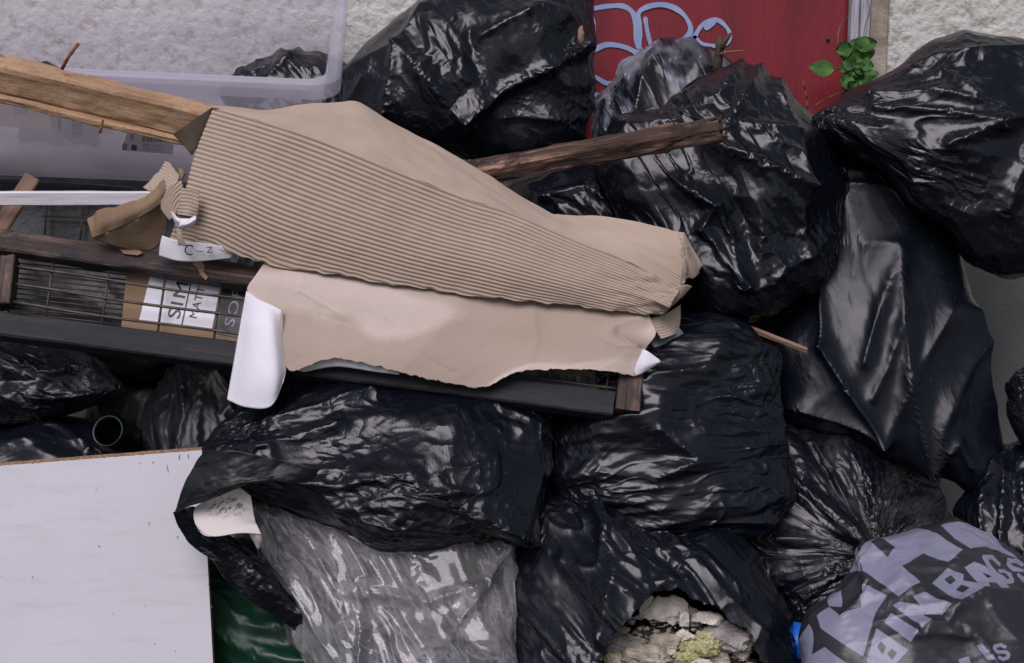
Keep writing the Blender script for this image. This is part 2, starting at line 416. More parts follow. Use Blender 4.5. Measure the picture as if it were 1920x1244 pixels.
def bar(name, A, B, w, h, mat, parent=None, up=None, n=40, ruf=.002, seed=0, taper=None, bev=.003, twist=0, nw=6):
    """rectangular timber from A to B (world); w across (towards the viewer), h along up. Chamfered section, rough surface"""
    A, B = np.array(A, float), np.array(B, float); d = B-A; L = np.linalg.norm(d); d /= L
    up = np.array([0, 0, 1.0]) if up is None else np.array(up, float); up = up-d*up.dot(d); up /= np.linalg.norm(up); sd_ = np.cross(d, up)
    c = bev; sec = []
    for (y0, z0), (y1, z1) in (((-w/2, -h/2+c), (-w/2, h/2-c)), ((-w/2+c, h/2), (w/2-c, h/2)), ((w/2, h/2-c), (w/2, -h/2+c)), ((w/2-c, -h/2), (-w/2+c, -h/2))):
        for t in np.linspace(0, 1, nw): sec.append((y0+(y1-y0)*t, z0+(z1-z0)*t))
    sec = np.array(sec); m = len(sec); V, G = [], []
    for i, t in enumerate(np.linspace(0, 1, n)):
        k = 1 if taper is None else taper(t)
        s = sec*k; a = twist*t; s = np.stack([s[:, 0]*math.cos(a)-s[:, 1]*math.sin(a), s[:, 0]*math.sin(a)+s[:, 1]*math.cos(a)], 1)
        V.append(A+d*L*t+sd_[None]*s[:, :1]+up[None]*s[:, 1:]); G.append(np.column_stack([np.full(m, L*t), s]))
    V = np.array(V); G = np.array(G)
    cen = V.mean(1, keepdims=True); N = V-cen; N /= np.linalg.norm(N, axis=2)[..., None]
    if ruf:
        V = V+N*(ruf*fbm(G*np.array([14, 60, 60]), seed, 3))[..., None]
        V[0] += d*(ruf*2.5*vnoise(G[0]*90, seed+5))[:, None]; V[-1] += d*(ruf*2.5*vnoise(G[-1]*90, seed+6))[:, None]
    F = []
    for i in range(n-1):
        for j in range(m):
            k = (j+1) % m; F.append((i*m+j, i*m+k, (i+1)*m+k, (i+1)*m+j))
    V = V.reshape(-1, 3); G = G.reshape(-1, 3)
    F.append(tuple(range(m))[::-1]); F.append(tuple((n-1)*m+j for j in range(m)))
    F = [f[::-1] for f in F]
    return mesh(name, V, F, mat, parent, guv=G, smooth=False)
def tube_g(pts, r, k=8, rad=None):
    pts = np.asarray(pts, float); V, F = [], []; n = len(pts)
    tg = np.gradient(pts, axis=0); tg /= np.linalg.norm(tg, axis=1)[:, None]+1e-12
    ref = np.array([0, 0, 1.0]) if abs(tg[0][2]) < .9 else np.array([1.0, 0, 0])
    a = np.cross(tg[0], ref); a /= np.linalg.norm(a)
    for i in range(n):
        a = a-tg[i]*a.dot(tg[i]); a /= np.linalg.norm(a); b = np.cross(tg[i], a); rr = r if rad is None else rad[i]
        for j in range(k):
            t = 2*math.pi*j/k; V.append(pts[i]+(a*math.cos(t)+b*math.sin(t))*rr)
    for i in range(n-1):
        for j in range(k): F.append((i*k+j, i*k+(j+1) % k, (i+1)*k+(j+1) % k, (i+1)*k+j))
    F.append(tuple(range(k))[::-1]); F.append(tuple((n-1)*k+j for j in range(k)))
    return np.array(V), F
def tube(name, pts, r, mat, parent=None, k=8, rad=None):
    V, F = tube_g(pts, r, k, rad); return mesh(name, V, F, mat, parent)
def text2d(s, spacing=1.0, bold=0):
    cu = bpy.data.curves.new('t', 'FONT'); cu.body = s; cu.size = 1; cu.space_character = spacing; cu.offset = bold; cu.resolution_u = 3
    o = bpy.data.objects.new('t', cu); COL.objects.link(o)
    me = bpy.data.meshes.new_from_object(o.evaluated_get(bpy.context.evaluated_depsgraph_get()))
    V = np.array([v.co[:2] for v in me.vertices]); F = [tuple(p.vertices) for p in me.polygons]
    bpy.data.objects.remove(o); bpy.data.meshes.remove(me); bpy.data.curves.remove(cu); return V, F
def text_on(name, s, quad, Yf, mat, parent, spacing=1.0, bold=0):
    """flat lettering stretched into a pixel quad: baseline start, baseline end, cap end, cap start"""
    V, F = text2d(s, spacing, bold); lo, hi = V.min(0), V.max(0); t = (V-lo)/(hi-lo)
    q = [np.array(p, float) for p in quad]
    xy = (q[0][None]*(1-t[:, :1])+q[1][None]*t[:, :1])*(1-t[:, 1:])+(q[3][None]*(1-t[:, :1])+q[2][None]*t[:, :1])*t[:, 1:]
    W = P(xy[:, 0], xy[:, 1], Yf(xy[:, 0], xy[:, 1]))
    return mesh(name, W, F, mat, parent, smooth=False)
def poly_flat(polys, Yf, off=0):
    """flat pixel polygons at depth Yf -> V, F"""
    V, F = [], []
    for pl in polys:
        n = len(V)
        for x, y in pl: V.append(P(x, y, float(Yf(x, y))+off))
        F.append(tuple(range(n, n+len(pl))))
    return np.array(V), F

# ------------------------------------------------------------------ material library
M = {}
M['film'] = film('black_film')
M['film_smooth'] = film('black_film_thick', c=(.003, .0045, .009), rough=.32, spec=.34, crinkle=.0005, fine=.00012, fsc=30)
M['film_crinkle'] = film('black_film_crinkled', rough=.24, crinkle=.0018, fine=.0019, along=.6, fsc=45)
M['film_pleat'] = film('black_film_pleated', rough=.25, crinkle=.0015, fine=.0006, along=.22, fsc=70)
M['film_dusty'] = film('black_film_dusty', rough=.26, crinkle=.0015, fine=.0006, along=.25, fsc=60, dust=.42, dustc=(.060, .053, .050))
M['film_grime'] = film('black_film_grimy', rough=.24, crinkle=.0014, fine=.0008, along=.4, fsc=60, dust=.25, dustc=(.10, .095, .10))
def grey_film():
    m = film('grey_film', rough=.26, crinkle=.001, fine=.0003, along=.3); nt = m.node_tree; b = nt.nodes['Principled BSDF']
    v = coords(nt, 'obj', (1.3, 1, .8)); c = ramp(nt, noise(nt, v, 7, 3, .5, .8), [(.46, (.008, .009, .012)), (.52, (.07, .075, .10)), (.62, (.20, .205, .26))])
    nt.links.new(c, b.inputs['Base Color']); return m
M['film_grey'] = grey_film()
M['film_matte'] = film('matt_black_film', c=(.006, .0075, .0095), rough=.42, crinkle=.0009, fine=.0002, along=.4)
M['film_green'] = film('green_film', c=(.002, .030, .013), rough=.42, crinkle=.0008, fine=.0002, along=.5)
M['film_blue'] = film('blue_film', c=(.01, .13, .62), rough=.35, crinkle=.001, fine=.0003)
M['kraft'] = simple('kraft_face', (.40, .315, .25), (.47, .375, .305), 7, .85, 500, .00025, src='guv', spec=.2, mid=(.3, .7))
def kraft_stained():
    m, nt, b = nmat('kraft_stained'); v = coords(nt, 'guv'); vo = coords(nt, 'guv', (2.2, 3.0, 1))
    base = ramp(nt, noise(nt, v, 300, 3), [(.3, (.50, .415, .365)), (.7, (.57, .48, .425))])
    st = ramp(nt, noise(nt, vo, 1.1, 1.5, .4), [(.42, (0, 0, 0)), (.455, (.8, .8, .8)), (.58, (1, 1, 1))])
    nt.links.new(mixc(nt, st, base, (.37, .29, .235)), b.inputs['Base Color']); b.inputs['Roughness'].default_value = .85; b.inputs['Specular IOR Level'].default_value = .2
    bump(nt, b, [(noise(nt, v, 12, 3), .004), (noise(nt, v, 480, 3), .0003)]); return m
M['kraft_stained'] = kraft_stained()
def ribbed():
    m, nt, b = nmat('corrugated_kraft'); v = coords(nt, 'guv', (2, 120, 1)); v2 = coords(nt, 'guv')
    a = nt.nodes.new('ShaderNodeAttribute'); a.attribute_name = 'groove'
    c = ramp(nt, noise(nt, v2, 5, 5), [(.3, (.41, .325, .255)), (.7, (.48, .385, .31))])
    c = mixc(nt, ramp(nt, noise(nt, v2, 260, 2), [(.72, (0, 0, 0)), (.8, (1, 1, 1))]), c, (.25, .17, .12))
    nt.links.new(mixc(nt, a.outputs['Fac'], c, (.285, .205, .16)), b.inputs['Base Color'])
    b.inputs['Roughness'].default_value = .85; b.inputs['Specular IOR Level'].default_value = .2
    bump(nt, b, [(noise(nt, v, 1, 4), .0006), (noise(nt, v2, 500, 2), .0003)]); return m
M['ribbed'] = ribbed()
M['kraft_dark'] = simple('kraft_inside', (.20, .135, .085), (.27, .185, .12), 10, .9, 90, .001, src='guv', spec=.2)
M['white_card'] = simple('white_card', (.70, .68, .74), (.79, .77, .82), 9, .6, 40, .0012, spec=.3)
M['print_black'] = simple('printed_black', (.02, .022, .028), rough=.5)
M['print_grey'] = simple('printed_grey', (.28, .27, .33), rough=.5)
M['plank'] = wood('fresh_pine', (.22, .125, .065), (.40, .25, .145), (.52, .35, .22), rough=.8, bd=.003, patch=(.46, .30, .185))
def knots(m):
    nt = m.node_tree; b = nt.nodes['Principled BSDF']; old = b.inputs['Base Color'].links[0].from_socket
    v = coords(nt, 'guv', (3.2, 9, 9)); vo = nt.nodes.new('ShaderNodeTexVoronoi'); vo.inputs['Scale'].default_value = 1.7; nt.links.new(v, vo.inputs['Vector'])
    c = mixc(nt, ramp(nt, vo.outputs['Distance'], [(.10, (1, 1, 1)), (.2, (0, 0, 0))]), old, (.13, .06, .03))
    f = noise(nt, coords(nt, 'guv', (90, 420, 420)), 1, 3, .7); c = mixc(nt, ramp(nt, f, [(.30, (.75, .75, .75)), (.5, (0, 0, 0))]), c, (.15, .08, .04))
    nt.links.new(c, b.inputs['Base Color'])
knots(M['plank'])
M['rotten'] = wood('rotten_timber', (.02, .012, .009), (.075, .04, .026), (.48, .30, .22), rough=.85, bd=.008, patch=(.025, .015, .011))
M['frame_wood'] = wood('weathered_painted_wood', (.006, .008, .011), (.012, .014, .018), (.04, .028, .022), rough=.72, bd=.004, patch=(.008, .011, .015))
M['frame_rust'] = wood('weathered_red_brown_wood', (.014, .012, .012), (.060, .034, .027), (.20, .13, .105), rough=.75, bd=.006, patch=(.020, .021, .023))
M['lath'] = wood('lath_wood', (.17, .095, .06), (.28, .17, .12), (.36, .24, .17), rough=.8, bd=.001)
M['white_paint'] = wood('white_painted_wood', (.55, .52, .56), (.72, .69, .74), (.76, .73, .78), rough=.5, bd=.0005)
M['rust'] = simple('rusty_steel', (.11, .035, .012), (.25, .09, .03), 60, .75, 200, .0006)
M['wire'] = simple('dirty_wire', (.035, .03, .026), (.10, .075, .055), 40, .55, 200, .0003, metal=.3)
M['concrete'] = simple('grey_cement', (.13, .135, .13), (.17, .175, .17), 5, .9, 120, .002)
M['asphalt'] = simple('asphalt', (.04, .04, .042), (.065, .063, .06), 60, .95, 120, .01)
def roughcast():
    m, nt, b = nmat('roughcast_render'); v = coords(nt, 'obj')
    c = ramp(nt, noise(nt, v, 3, 8, .7), [(.3, (.70, .675, .63)), (.55, (.79, .765, .715)), (.75, (.83, .81, .77))])
    a = nt.nodes.new('ShaderNodeAttribute'); a.attribute_name = 'pit'
    c = mixc(nt, a.outputs['Fac'], c, (.34, .30, .26))
    nt.links.new(c, b.inputs['Base Color']); b.inputs['Roughness'].default_value = .9; b.inputs['Specular IOR Level'].default_value = .2
    bump(nt, b, [(noise(nt, v, 130, 6, .75), .008)]); return m
M['roughcast'] = roughcast()
def redboard():
    m, nt, b = nmat('red_paint'); v = coords(nt, 'obj', (5, 1, .9)); v2 = coords(nt, 'obj', (60, 60, 8))
    c = ramp(nt, noise(nt, v, 1.4, 5, .6), [(.3, (.09, .009, .015)), (.5, (.19, .012, .021)), (.7, (.25, .016, .026))])
    c = mixc(nt, ramp(nt, noise(nt, v2, 3, 4), [(.55, (0, 0, 0)), (.8, (.5, .5, .5))]), c, (.13, .02, .03))
    nt.links.new(c, b.inputs['Base Color']); b.inputs['Roughness'].default_value = .55
    bump(nt, b, [(noise(nt, v2, 3, 5), .0012), (noise(nt, v, 2, 2), .002)]); return m
M['red'] = redboard()
M['spray'] = simple('pale_blue_spray', (.24, .32, .54), (.33, .40, .60), 20, .6)
M['jamb_white'] = simple('lavender_white_paint', (.30, .29, .35), (.52, .50, .56), 9, .6, 60, .001, stretch=(12, 1, 1))
M['jamb_cream'] = simple('dirty_cream_paint', (.24, .19, .15), (.46, .42, .36), 12, .8, 80, .003)
M['leaf'] = simple('leaf', (.03, .085, .02), (.085, .19, .045), 26, .7, 120, .003, spec=.25)
M['stem'] = simple('stem', (.20, .11, .06), (.13, .10, .05), 20, .7)
M['bark'] = simple('twig_bark', (.03, .02, .014), (.09, .06, .04), 60, .9, 120, .003)
M['chip'] = simple('chipboard_edge', (.22, .12, .07), (.42, .27, .17), 160, .9, 200, .001)
def melamine():
    m, nt, b = nmat('white_melamine'); v = coords(nt, 'obj')
    c = mixc(nt, ramp(nt, noise(nt, v, 2.5, 6, .6), [(.3, (0, 0, 0)), (.8, (1, 1, 1))]), (.66, .645, .70), (.575, .56, .61))
    c = mixc(nt, ramp(nt, noise(nt, coords(nt, 'obj', (1.5, 1, 9)), 5, 7, .7), [(.52, (0, 0, 0)), (.8, (.45, .45, .45))]), c, (.42, .40, .41))
    c = mixc(nt, ramp(nt, noise(nt, v, 55, 2, .5), [(.75, (0, 0, 0)), (.79, (1, 1, 1))]), c, (.22, .20, .2))
    nt.links.new(c, b.inputs['Base Color']); b.inputs['Roughness'].default_value = .38
    bump(nt, b, [(noise(nt, v, 300, 2), .0001)]); return m
M['melamine'] = melamine()
M['box'] = None
M['scuff'] = simple('dark_scuff', (.10, .09, .09), rough=.7)
M['clear'] = clear_film('clear_film', milky=.16, bd=.0012, rough=.12, scale=9)
M['rubble'] = simple('mortar_rubble', (.20, .165, .125), (.52, .47, .38), 28, .95, 90, .006)
M['rubble2'] = simple('grey_brick_lump', (.20, .18, .17), (.36, .33, .31), 30, .95, 110, .004)
M['plaster'] = simple('broken_plaster', (.36, .31, .25), (.78, .74, .68), 20, .85, 90, .005, mid=(.32, .6))
M['waste'] = simple('dusty_waste', (.07, .065, .06), (.24, .22, .20), 14, .9, 40, .01)
M['moss'] = simple('mossy_waste', (.03, .035, .018), (.12, .12, .06), 14, .95, 40, .01)
M['crumb'] = simple('grit', (.10, .085, .07), (.42, .38, .33), 160, .95)
M['straw'] = simple('dry_straw', (.30, .23, .13), (.45, .37, .24), 50, .8)
M['tuft'] = simple('yellow_insulation', (.34, .32, .13), (.66, .62, .36), 40, .95, 160, .006)
M['vinyl'] = None
M['glass'] = None
g_, nt_, b_ = nmat('dark_green_glass'); b_.inputs['Base Color'].default_value = (.001, .006, .003, 1); b_.inputs['Roughness'].default_value = .3; b_.inputs['Specular IOR Level'].default_value = .25; M['glass'] = g_
M['pipe'] = simple('grey_pipe', (.16, .19, .20), (.22, .25, .26), 20, .35)
M['yellow'] = simple('yellow_tape', (.75, .66, .03), rough=.5)
def vinyl():
    m, nt, b = nmat('white_vinyl'); v = coords(nt, 'guv')
    c = ramp(nt, noise(nt, v, 4, 4), [(.3, (.55, .50, .47)), (.7, (.68, .63, .61))])
    a = nt.nodes.new('ShaderNodeAttribute'); a.attribute_name = 'mould'
    f = nt.nodes.new('ShaderNodeMath'); f.operation = 'MULTIPLY'; nt.links.new(ramp(nt, noise(nt, v, 95, 3, .6), [(.50, (0, 0, 0)), (.56, (1, 1, 1))]), f.inputs[0]); nt.links.new(a.outputs['Fac'], f.inputs[1])
    nt.links.new(mixc(nt, f.outputs[0], c, (.03, .028, .02)), b.inputs['Base Color']); b.inputs['Roughness'].default_value = .6; return m
M['vinyl'] = vinyl()

# ------------------------------------------------------------------ ground and house wall
gv = [(-40, -40, 0), (40, -40, 0), (40, 40, 0), (-40, 40, 0)]
info(mesh('ground', gv, [(0, 1, 2, 3)], M['asphalt'], smooth=False), kind='structure')
def X_at(px, Y): return float(P(px, 622, Y)[0])
house = thing('house', (0.4, .75, 0), 'house wall in cream roughcast render with a red boarded door, behind the heap', 'house')
def rough_wall(x0, x1, z0, z1, step, y=.55):
    nx, nz = int((x1-x0)/step)+1, int((z1-z0)/step)+1
    x, z = np.meshgrid(np.linspace(x0, x1, nx), np.linspace(z0, z1, nz)); p = np.stack([x, z*1.0, x*0], -1)
    n1 = vnoise(p*85, 1); n2 = vnoise(p*150, 2); n3 = vnoise(p*40, 3)
    big = vnoise(p*6, 5)
    h = .0034*np.abs(n1)+.0026*n2+.0030*n3+.0015*big
    pit = np.clip((-n2-n3*.9-n1*.5-.55)*2.4, 0, .55)
    V = np.stack([x, y-h, z], -1).reshape(-1, 3); F = gridF(nz, nx)[:, ::-1]
    return mesh('rendered_wall', V, F, M['roughcast'], house, attrs={'pit': pit.ravel()})
xa, xb, xc, xd = -2.9, X_at(1092, .55), X_at(1640, .55), 2.9
rough_wall(xa, xb, .97, 1.80, .0052); rough_wall(xc, xd, .97, 1.80, .0046)
def boxV(x0, x1, y0, y1, z0, z1):
    V = [(x, y, z) for x in (x0, x1) for y in (y0, y1) for z in (z0, z1)]
    F = [(0, 1, 3, 2), (4, 6, 7, 5), (0, 4, 5, 1), (2, 3, 7, 6), (0, 2, 6, 4), (1, 5, 7, 3)]; return np.array(V, float), F
V, F, _ = cat_meshes([boxV(xa, xb, .552, .75, 1.802, 3.4), boxV(xc, xd, .552, .75, 1.802, 3.4), boxV(xb+.001, xc-.001, .56, .75, 2.3, 3.4), boxV(xa, xb, .562, .75, .97, 1.80), boxV(xc, xd, .562, .75, .97, 1.80)])
mesh('wall_core', V, F, M['roughcast'], house, smooth=False)
V, F, _ = cat_meshes([boxV(xa, xb, .525, .75, 0, .968), boxV(xc-.01, xd, .525, .75, 0, .968)])
bevel(mesh('plinth', V, F, M['concrete'], house, smooth=False), .006)
j1a, j1b, j2b = X_at(1572, .55), X_at(1604, .55), X_at(1634, .55)
dm_ = [(xb+.003, .583), (j1a+.02, .583)]
nx, nz = 60, 90; x, z = np.meshgrid(np.linspace(xb+.002, j1a-.003, nx), np.linspace(.03, 2.25, nz))
V = np.stack([x, .578-.004*vnoise(np.stack([x*3, z, z*0], -1), 4), z], -1).reshape(-1, 3)
door = mesh('boarded_door', V, gridF(nz, nx)[:, ::-1], M['red'], house); info(door, 'red painted plywood door board with pale blue graffiti'); solidify(door, .018, -1)
def ribbon(pts, w, Y):
    A = resample([(a, b) for a, b in pts], max(10, len(pts)*7)); t = np.gradient(A, axis=0); t /= np.linalg.norm(t, axis=1)[:, None]; nn = np.stack([-t[:, 1], t[:, 0]], 1)
    ww = w/2*.78*(1+.22*vnoise(np.column_stack([A*.06, A[:, 0]*0])))
    n = len(A); a = A+nn*ww[:, None]; b = A-nn*ww[:, None]; al = np.vstack([a, b]); W = P(al[:, 0], al[:, 1], Y)
    F = [(i, i+1, n+i+1, n+i) for i in range(n-1)]; k = 8; V = list(W)
    for e, s in ((0, -1), (n-1, 1)):
        c0 = len(V); V.append(P(A[e, 0], A[e, 1], Y)); ang0 = math.atan2(nn[e, 1], nn[e, 0])
        for q in range(k+1):
            an = ang0-s*math.pi*q/k; V.append(P(A[e, 0]+math.cos(an)*ww[e], A[e, 1]+math.sin(an)*ww[e], Y))
        F += [(c0, c0+1+q, c0+2+q) for q in range(k)]
    return np.array(V), F
st = [([(1109, 17), (1140, 12), (1168, 12), (1186, 24), (1192, 45), (1194, 77), (1204, 104)], 13, .5655),
      ([(1113, 94), (1140, 84), (1175, 90), (1200, 106), (1206, 125), (1195, 142), (1168, 152), (1140, 157), (1117, 145)], 12, .5645),
      ([(1100, 22), (1111, 38), (1112, 60)], 11, .5648), ([(1116, 178), (1138, 180)], 11, .5651),
      ([(1198, 88), (1200, 50), (1197, 26), (1212, 14), (1240, 9), (1266, 16), (1286, 33), (1295, 56), (1284, 74), (1262, 82)], 12, .5635),
      ([(1210, 36), (1214, 60), (1221, 88)], 11, .563), ([(1197, 110), (1218, 98), (1232, 88)], 11, .5625),
      ([(1302, 70), (1316, 48), (1337, 37), (1354, 43), (1368, 62), (1364, 80), (1345, 87), (1318, 83), (1303, 71)], 10, .564), ([(1325, 52), (1338, 42)], 12, .5638),
      ([(1345, 92), (1358, 100)], 9, .5635), ([(1380, 123), (1381, 132)], 14, .564)]
V, F, _ = cat_meshes([ribbon(a, w, y+.0076) for a, w, y in st]); gr = mesh('graffiti', V, F, M['spray'], door, smooth=False)
V, F, _ = cat_meshes([boxV(j1a, j1a+(j1b-j1a)*.45, .545, .75, 0, 2.3), boxV(j1a+(j1b-j1a)*.48, j1b, .533, .75, 0, 2.3)])
bevel(mesh('door_frame', V, F, M['jamb_white'], house, smooth=False), .004)
V, F = boxV(j1b+.001, xc-.001, .540, .75, 0, 2.3)
bevel(mesh('door_reveal', V, F, M['jamb_cream'], house, smooth=False), .006)
tube('nail_hole_screw', [P(1552, 74, .572), P(1552, 74, .58)], .005, M['print_black'], door)

# ------------------------------------------------------------------ creeper at the door frame
pl_ = thing('creeper', P(1600, 200, .5), 'small green leafed creeper growing up the door frame', 'plant')
st_ = [[(1598, 205), (1585, 170), (1575, 120), (1572, 60), (1590, 30), (1600, -10)], [(1600, 200), (1612, 150), (1622, 100), (1620, 60), (1630, 20), (1622, -10)], [(1515, 210), (1540, 190), (1570, 176), (1600, 165)],
       [(1580, 130), (1560, 127), (1540, 126)], [(1600, 160), (1605, 120), (1598, 95)], [(1515, 212), (1512, 180), (1505, 150)]]
V, F, _ = cat_meshes([tube_g(P(*np.array(resample([(a, b) for a, b in s], 22)).T, .505+.01*np.sin(np.arange(22))), .0014, 6) for s in st_]); mesh('stem', V, F, M['stem'], pl_)
lf = []
spec_ = [(1540, 128, 46, 26, 185), (1582, 92, 30, 26, 170), (1604, 88, 30, 34, 250), (1618, 82, 30, 30, 300), (1632, 82, 26, 22, 350), (1592, 118, 26, 26, 200), (1600, 150, 36, 34, 90), (1618, 138, 30, 24, 60), (1626, 122, 26, 22, 20),
         (1588, 152, 28, 22, 120), (1612, 106, 26, 24, 100), (1630, 100, 22, 20, 80), (1606, 172, 30, 26, 100), (1624, 158, 26, 24, 40), (1590, 178, 24, 18, 150), (1612, 128, 24, 20, 200), (1634, 140, 18, 24, 90), (1598, 130, 20, 20, 20), (1604, 190, 24, 20, 60), (1622, 176, 24, 20, 90)]
rl = random.Random(4)
for k in range(26): spec_.append((rl.uniform(1582, 1636), rl.uniform(100, 196), rl.uniform(13, 22), rl.uniform(11, 18), rl.uniform(0, 360)))
for (x0, y0, L, Wd, ang) in spec_:
    rr = random.Random(int(x0*7+y0)); nn = 13; V = []; a = R(ang); yb = .485-rr.random()*.03; tl = rr.uniform(-.5, .5)
    for i in range(nn):
        t = i/(nn-1); wd = Wd*.55*math.sin(math.pi*min(1, (t**.8)*.93+.05))**.85*(1+.14*(i % 2))
        for s in (-1, -.5, 0, .5, 1):
            lx = (t-.5)*L; ly = s*wd; X = x0+lx*math.cos(a)-ly*math.sin(a); Y_ = y0+lx*math.sin(a)+ly*math.cos(a)
            V.append(P(X, Y_, yb-.006*(1-abs(s))*-1-.008*math.sin(t*3)+tl*.012*s))
    lf.append((V, [(i*5+j, i*5+j+1, (i+1)*5+j+1, (i+1)*5+j) for i in range(nn-1) for j in range(4)]))
V, F, _ = cat_meshes(lf); mesh('leaves', V, F, M['leaf'], pl_)

# ------------------------------------------------------------------ black bags, front ones first (each presses on the ones behind)
def rg(am, wd, *pl): return [(p, am, wd) for p in pl]
G_ = 'black bin bags in the heap'
def px_crop(pts, x0=1400, y0=860, k=.3086): return [(x0+a*k, y0+b*k) for a, b in pts]
LIGHT = [px_crop(p) for p in [
    [(785, 575), (870, 500), (960, 490), (1050, 488), (1160, 530), (1310, 610), (1230, 682), (1090, 640), (978, 718), (1078, 802), (955, 878), (860, 800), (765, 740), (752, 660)],
    [(1185, 490), (1335, 445), (1640, 610), (1500, 590), (1350, 606)],
    [(755, 800), (885, 865), (820, 960), (742, 1206), (490, 1040), (468, 965), (545, 920), (620, 975), (740, 930)],
    [(418, 1195), (510, 1148), (660, 1250), (560, 1400), (400, 1400)], [(325, 1105), (420, 1015), (442, 1060), (415, 1244), (405, 1420), (330, 1300)],
    [(640, 710), (745, 620), (756, 745), (700, 718)], [(540, 850), (615, 808), (622, 925), (545, 915)],
    [(1140, 802), (1225, 715), (1315, 757), (1310, 792), (1412, 828), (1415, 855), (1300, 922)],
    [(1318, 717), (1370, 692), (1520, 765), (1566, 832), (1510, 850), (1480, 816), (1440, 822), (1445, 850), (1410, 850)],
    [(762, 1225), (825, 1045), (1010, 1170), (920, 1262), (790, 1262)],
    [(872, 1015), (912, 965), (1080, 1075), (1030, 1130)],
    [(918, 922), (962, 905), (1080, 935), (1038, 880), (1102, 857), (1250, 940), (1195, 990), (1090, 975), (1150, 1020), (1100, 1058)],
    [(1385, 1145), (1412, 1133), (1485, 1220), (1450, 1226)],
    [(1285, 1225), (1340, 1205), (1360, 1250), (1300, 1280)], [(1620, 1240), (1680, 1235), (1700, 1300), (1640, 1300)]]]
DARK = [px_crop(p) for p in [[(808, 585), (850, 553), (937, 600), (890, 650)], [(1205, 778), (1245, 758), (1272, 785), (1240, 812)], [(1270, 842), (1302, 815), (1347, 842), (1308, 868)],
    [(1408, 755), (1462, 777), (1442, 792)], [(825, 1150), (850, 1118), (880, 1150), (858, 1195)], [(885, 1190), (910, 1160), (945, 1185), (915, 1225)]]]
G_U = [(.92, .74), (.75, .93), (.28, .93), (.10, .70), (.10, .30), (.28, .07), (.75, .07), (.90, .26), (.90, .46), (.58, .46)]
S_U = [(.90, .76), (.72, .92), (.28, .92), (.12, .76), (.20, .57), (.80, .43), (.88, .24), (.70, .08), (.28, .08), (.10, .24)]
def letter(U, b0, b1, t1, t0, half):
    q = [np.array(v, float) for v in (b0, b1, t1, t0)]
    return px_crop([tuple((q[0]*(1-a)+q[1]*a)*(1-b)+(q[3]*(1-a)+q[2]*a)*b) for a, b in U]), half
STROKES = [letter(G_U, (1545, 808), (1618, 778), (1490, 632), (1388, 660), 4.4), letter(S_U, (1655, 770), (1745, 750), (1660, 610), (1545, 628), 4.6), letter(S_U, (1512, 1232), (1578, 1208), (1538, 1128), (1458, 1146), 3.0)]
def sdist(px, py, p):
    d = seg_dist(px, py, list(p)+[p[0]]); return np.where(in_poly(px, py, p), d, -d)
def printer(px, py, f):
    """signed distance to the printed shapes, so their edges stay crisp between vertices"""
    L = np.full(px.shape, -40.0)
    for p in LIGHT: L = np.maximum(L, sdist(px, py, p))
    for p in DARK: L = np.minimum(L, -sdist(px, py, p))
    for p, hw in STROKES: L = np.maximum(L, hw-seg_dist(px, py, p))
    return np.clip(.5+np.where(f > -.15, L, -40)/40, 0, 1)
def printed_film():
    m, nt, b = nmat('printed_grey_black_film'); v = coords(nt, 'guv')
    a = nt.nodes.new('ShaderNodeAttribute'); a.attribute_name = 'print'
    lite = ramp(nt, noise(nt, v, 8, 5), [(.3, (.165, .17, .24)), (.7, (.225, .225, .31))])
    dark = ramp(nt, noise(nt, v, 8, 5), [(.3, (.016, .017, .022)), (.7, (.028, .028, .034))])
    nt.links.new(mixc(nt, ramp(nt, a.outputs['Fac'], [(.485, (0, 0, 0)), (.515, (1, 1, 1))]), dark, lite), b.inputs['Base Color']); b.inputs['Roughness'].default_value = .36; b.inputs['Specular IOR Level'].default_value = .45
    bump(nt, b, [(noise(nt, v, 14, 4), .003), (noise(nt, v, 300, 2), .0001)]); return m
M['printed'] = printed_film()
bag('printed_bin_bag', [(1500, 1200), (1522, 1150), (1560, 1125), (1600, 1070), (1642, 1028), (1720, 1003), (1792, 988), (1860, 1018), (1930, 1052), (2060, 1150), (2080, 1300), (2000, 1440), (1700, 1450), (1540, 1400)], -.16, .17, M['printed'],
    'grey and black printed bag reading BIN BAGS in chunky letters, at the front corner', group=None, c=(1790, 1235), exc=.10, seed=3, level=6, lump=.012, its=(120, 60, 20), amp=.9, Tb=.15, printer=printer, facet=.008, crisp=.45,
    ridges=[([(1630, 1050), (1640, 1120), (1600, 1160)], .018, 12), ([(1720, 1200), (1830, 1130), (1900, 1120)], .016, 16), ([(1790, 990), (1700, 1100)], .008, 25), ([(1850, 1150), (1900, 1210), (1960, 1230)], .016, 12), ([(1730, 1190), (1820, 1190), (1870, 1250)], .014, 12), ([(1660, 1040), (1590, 1120), (1530, 1160)], .008, 12)])

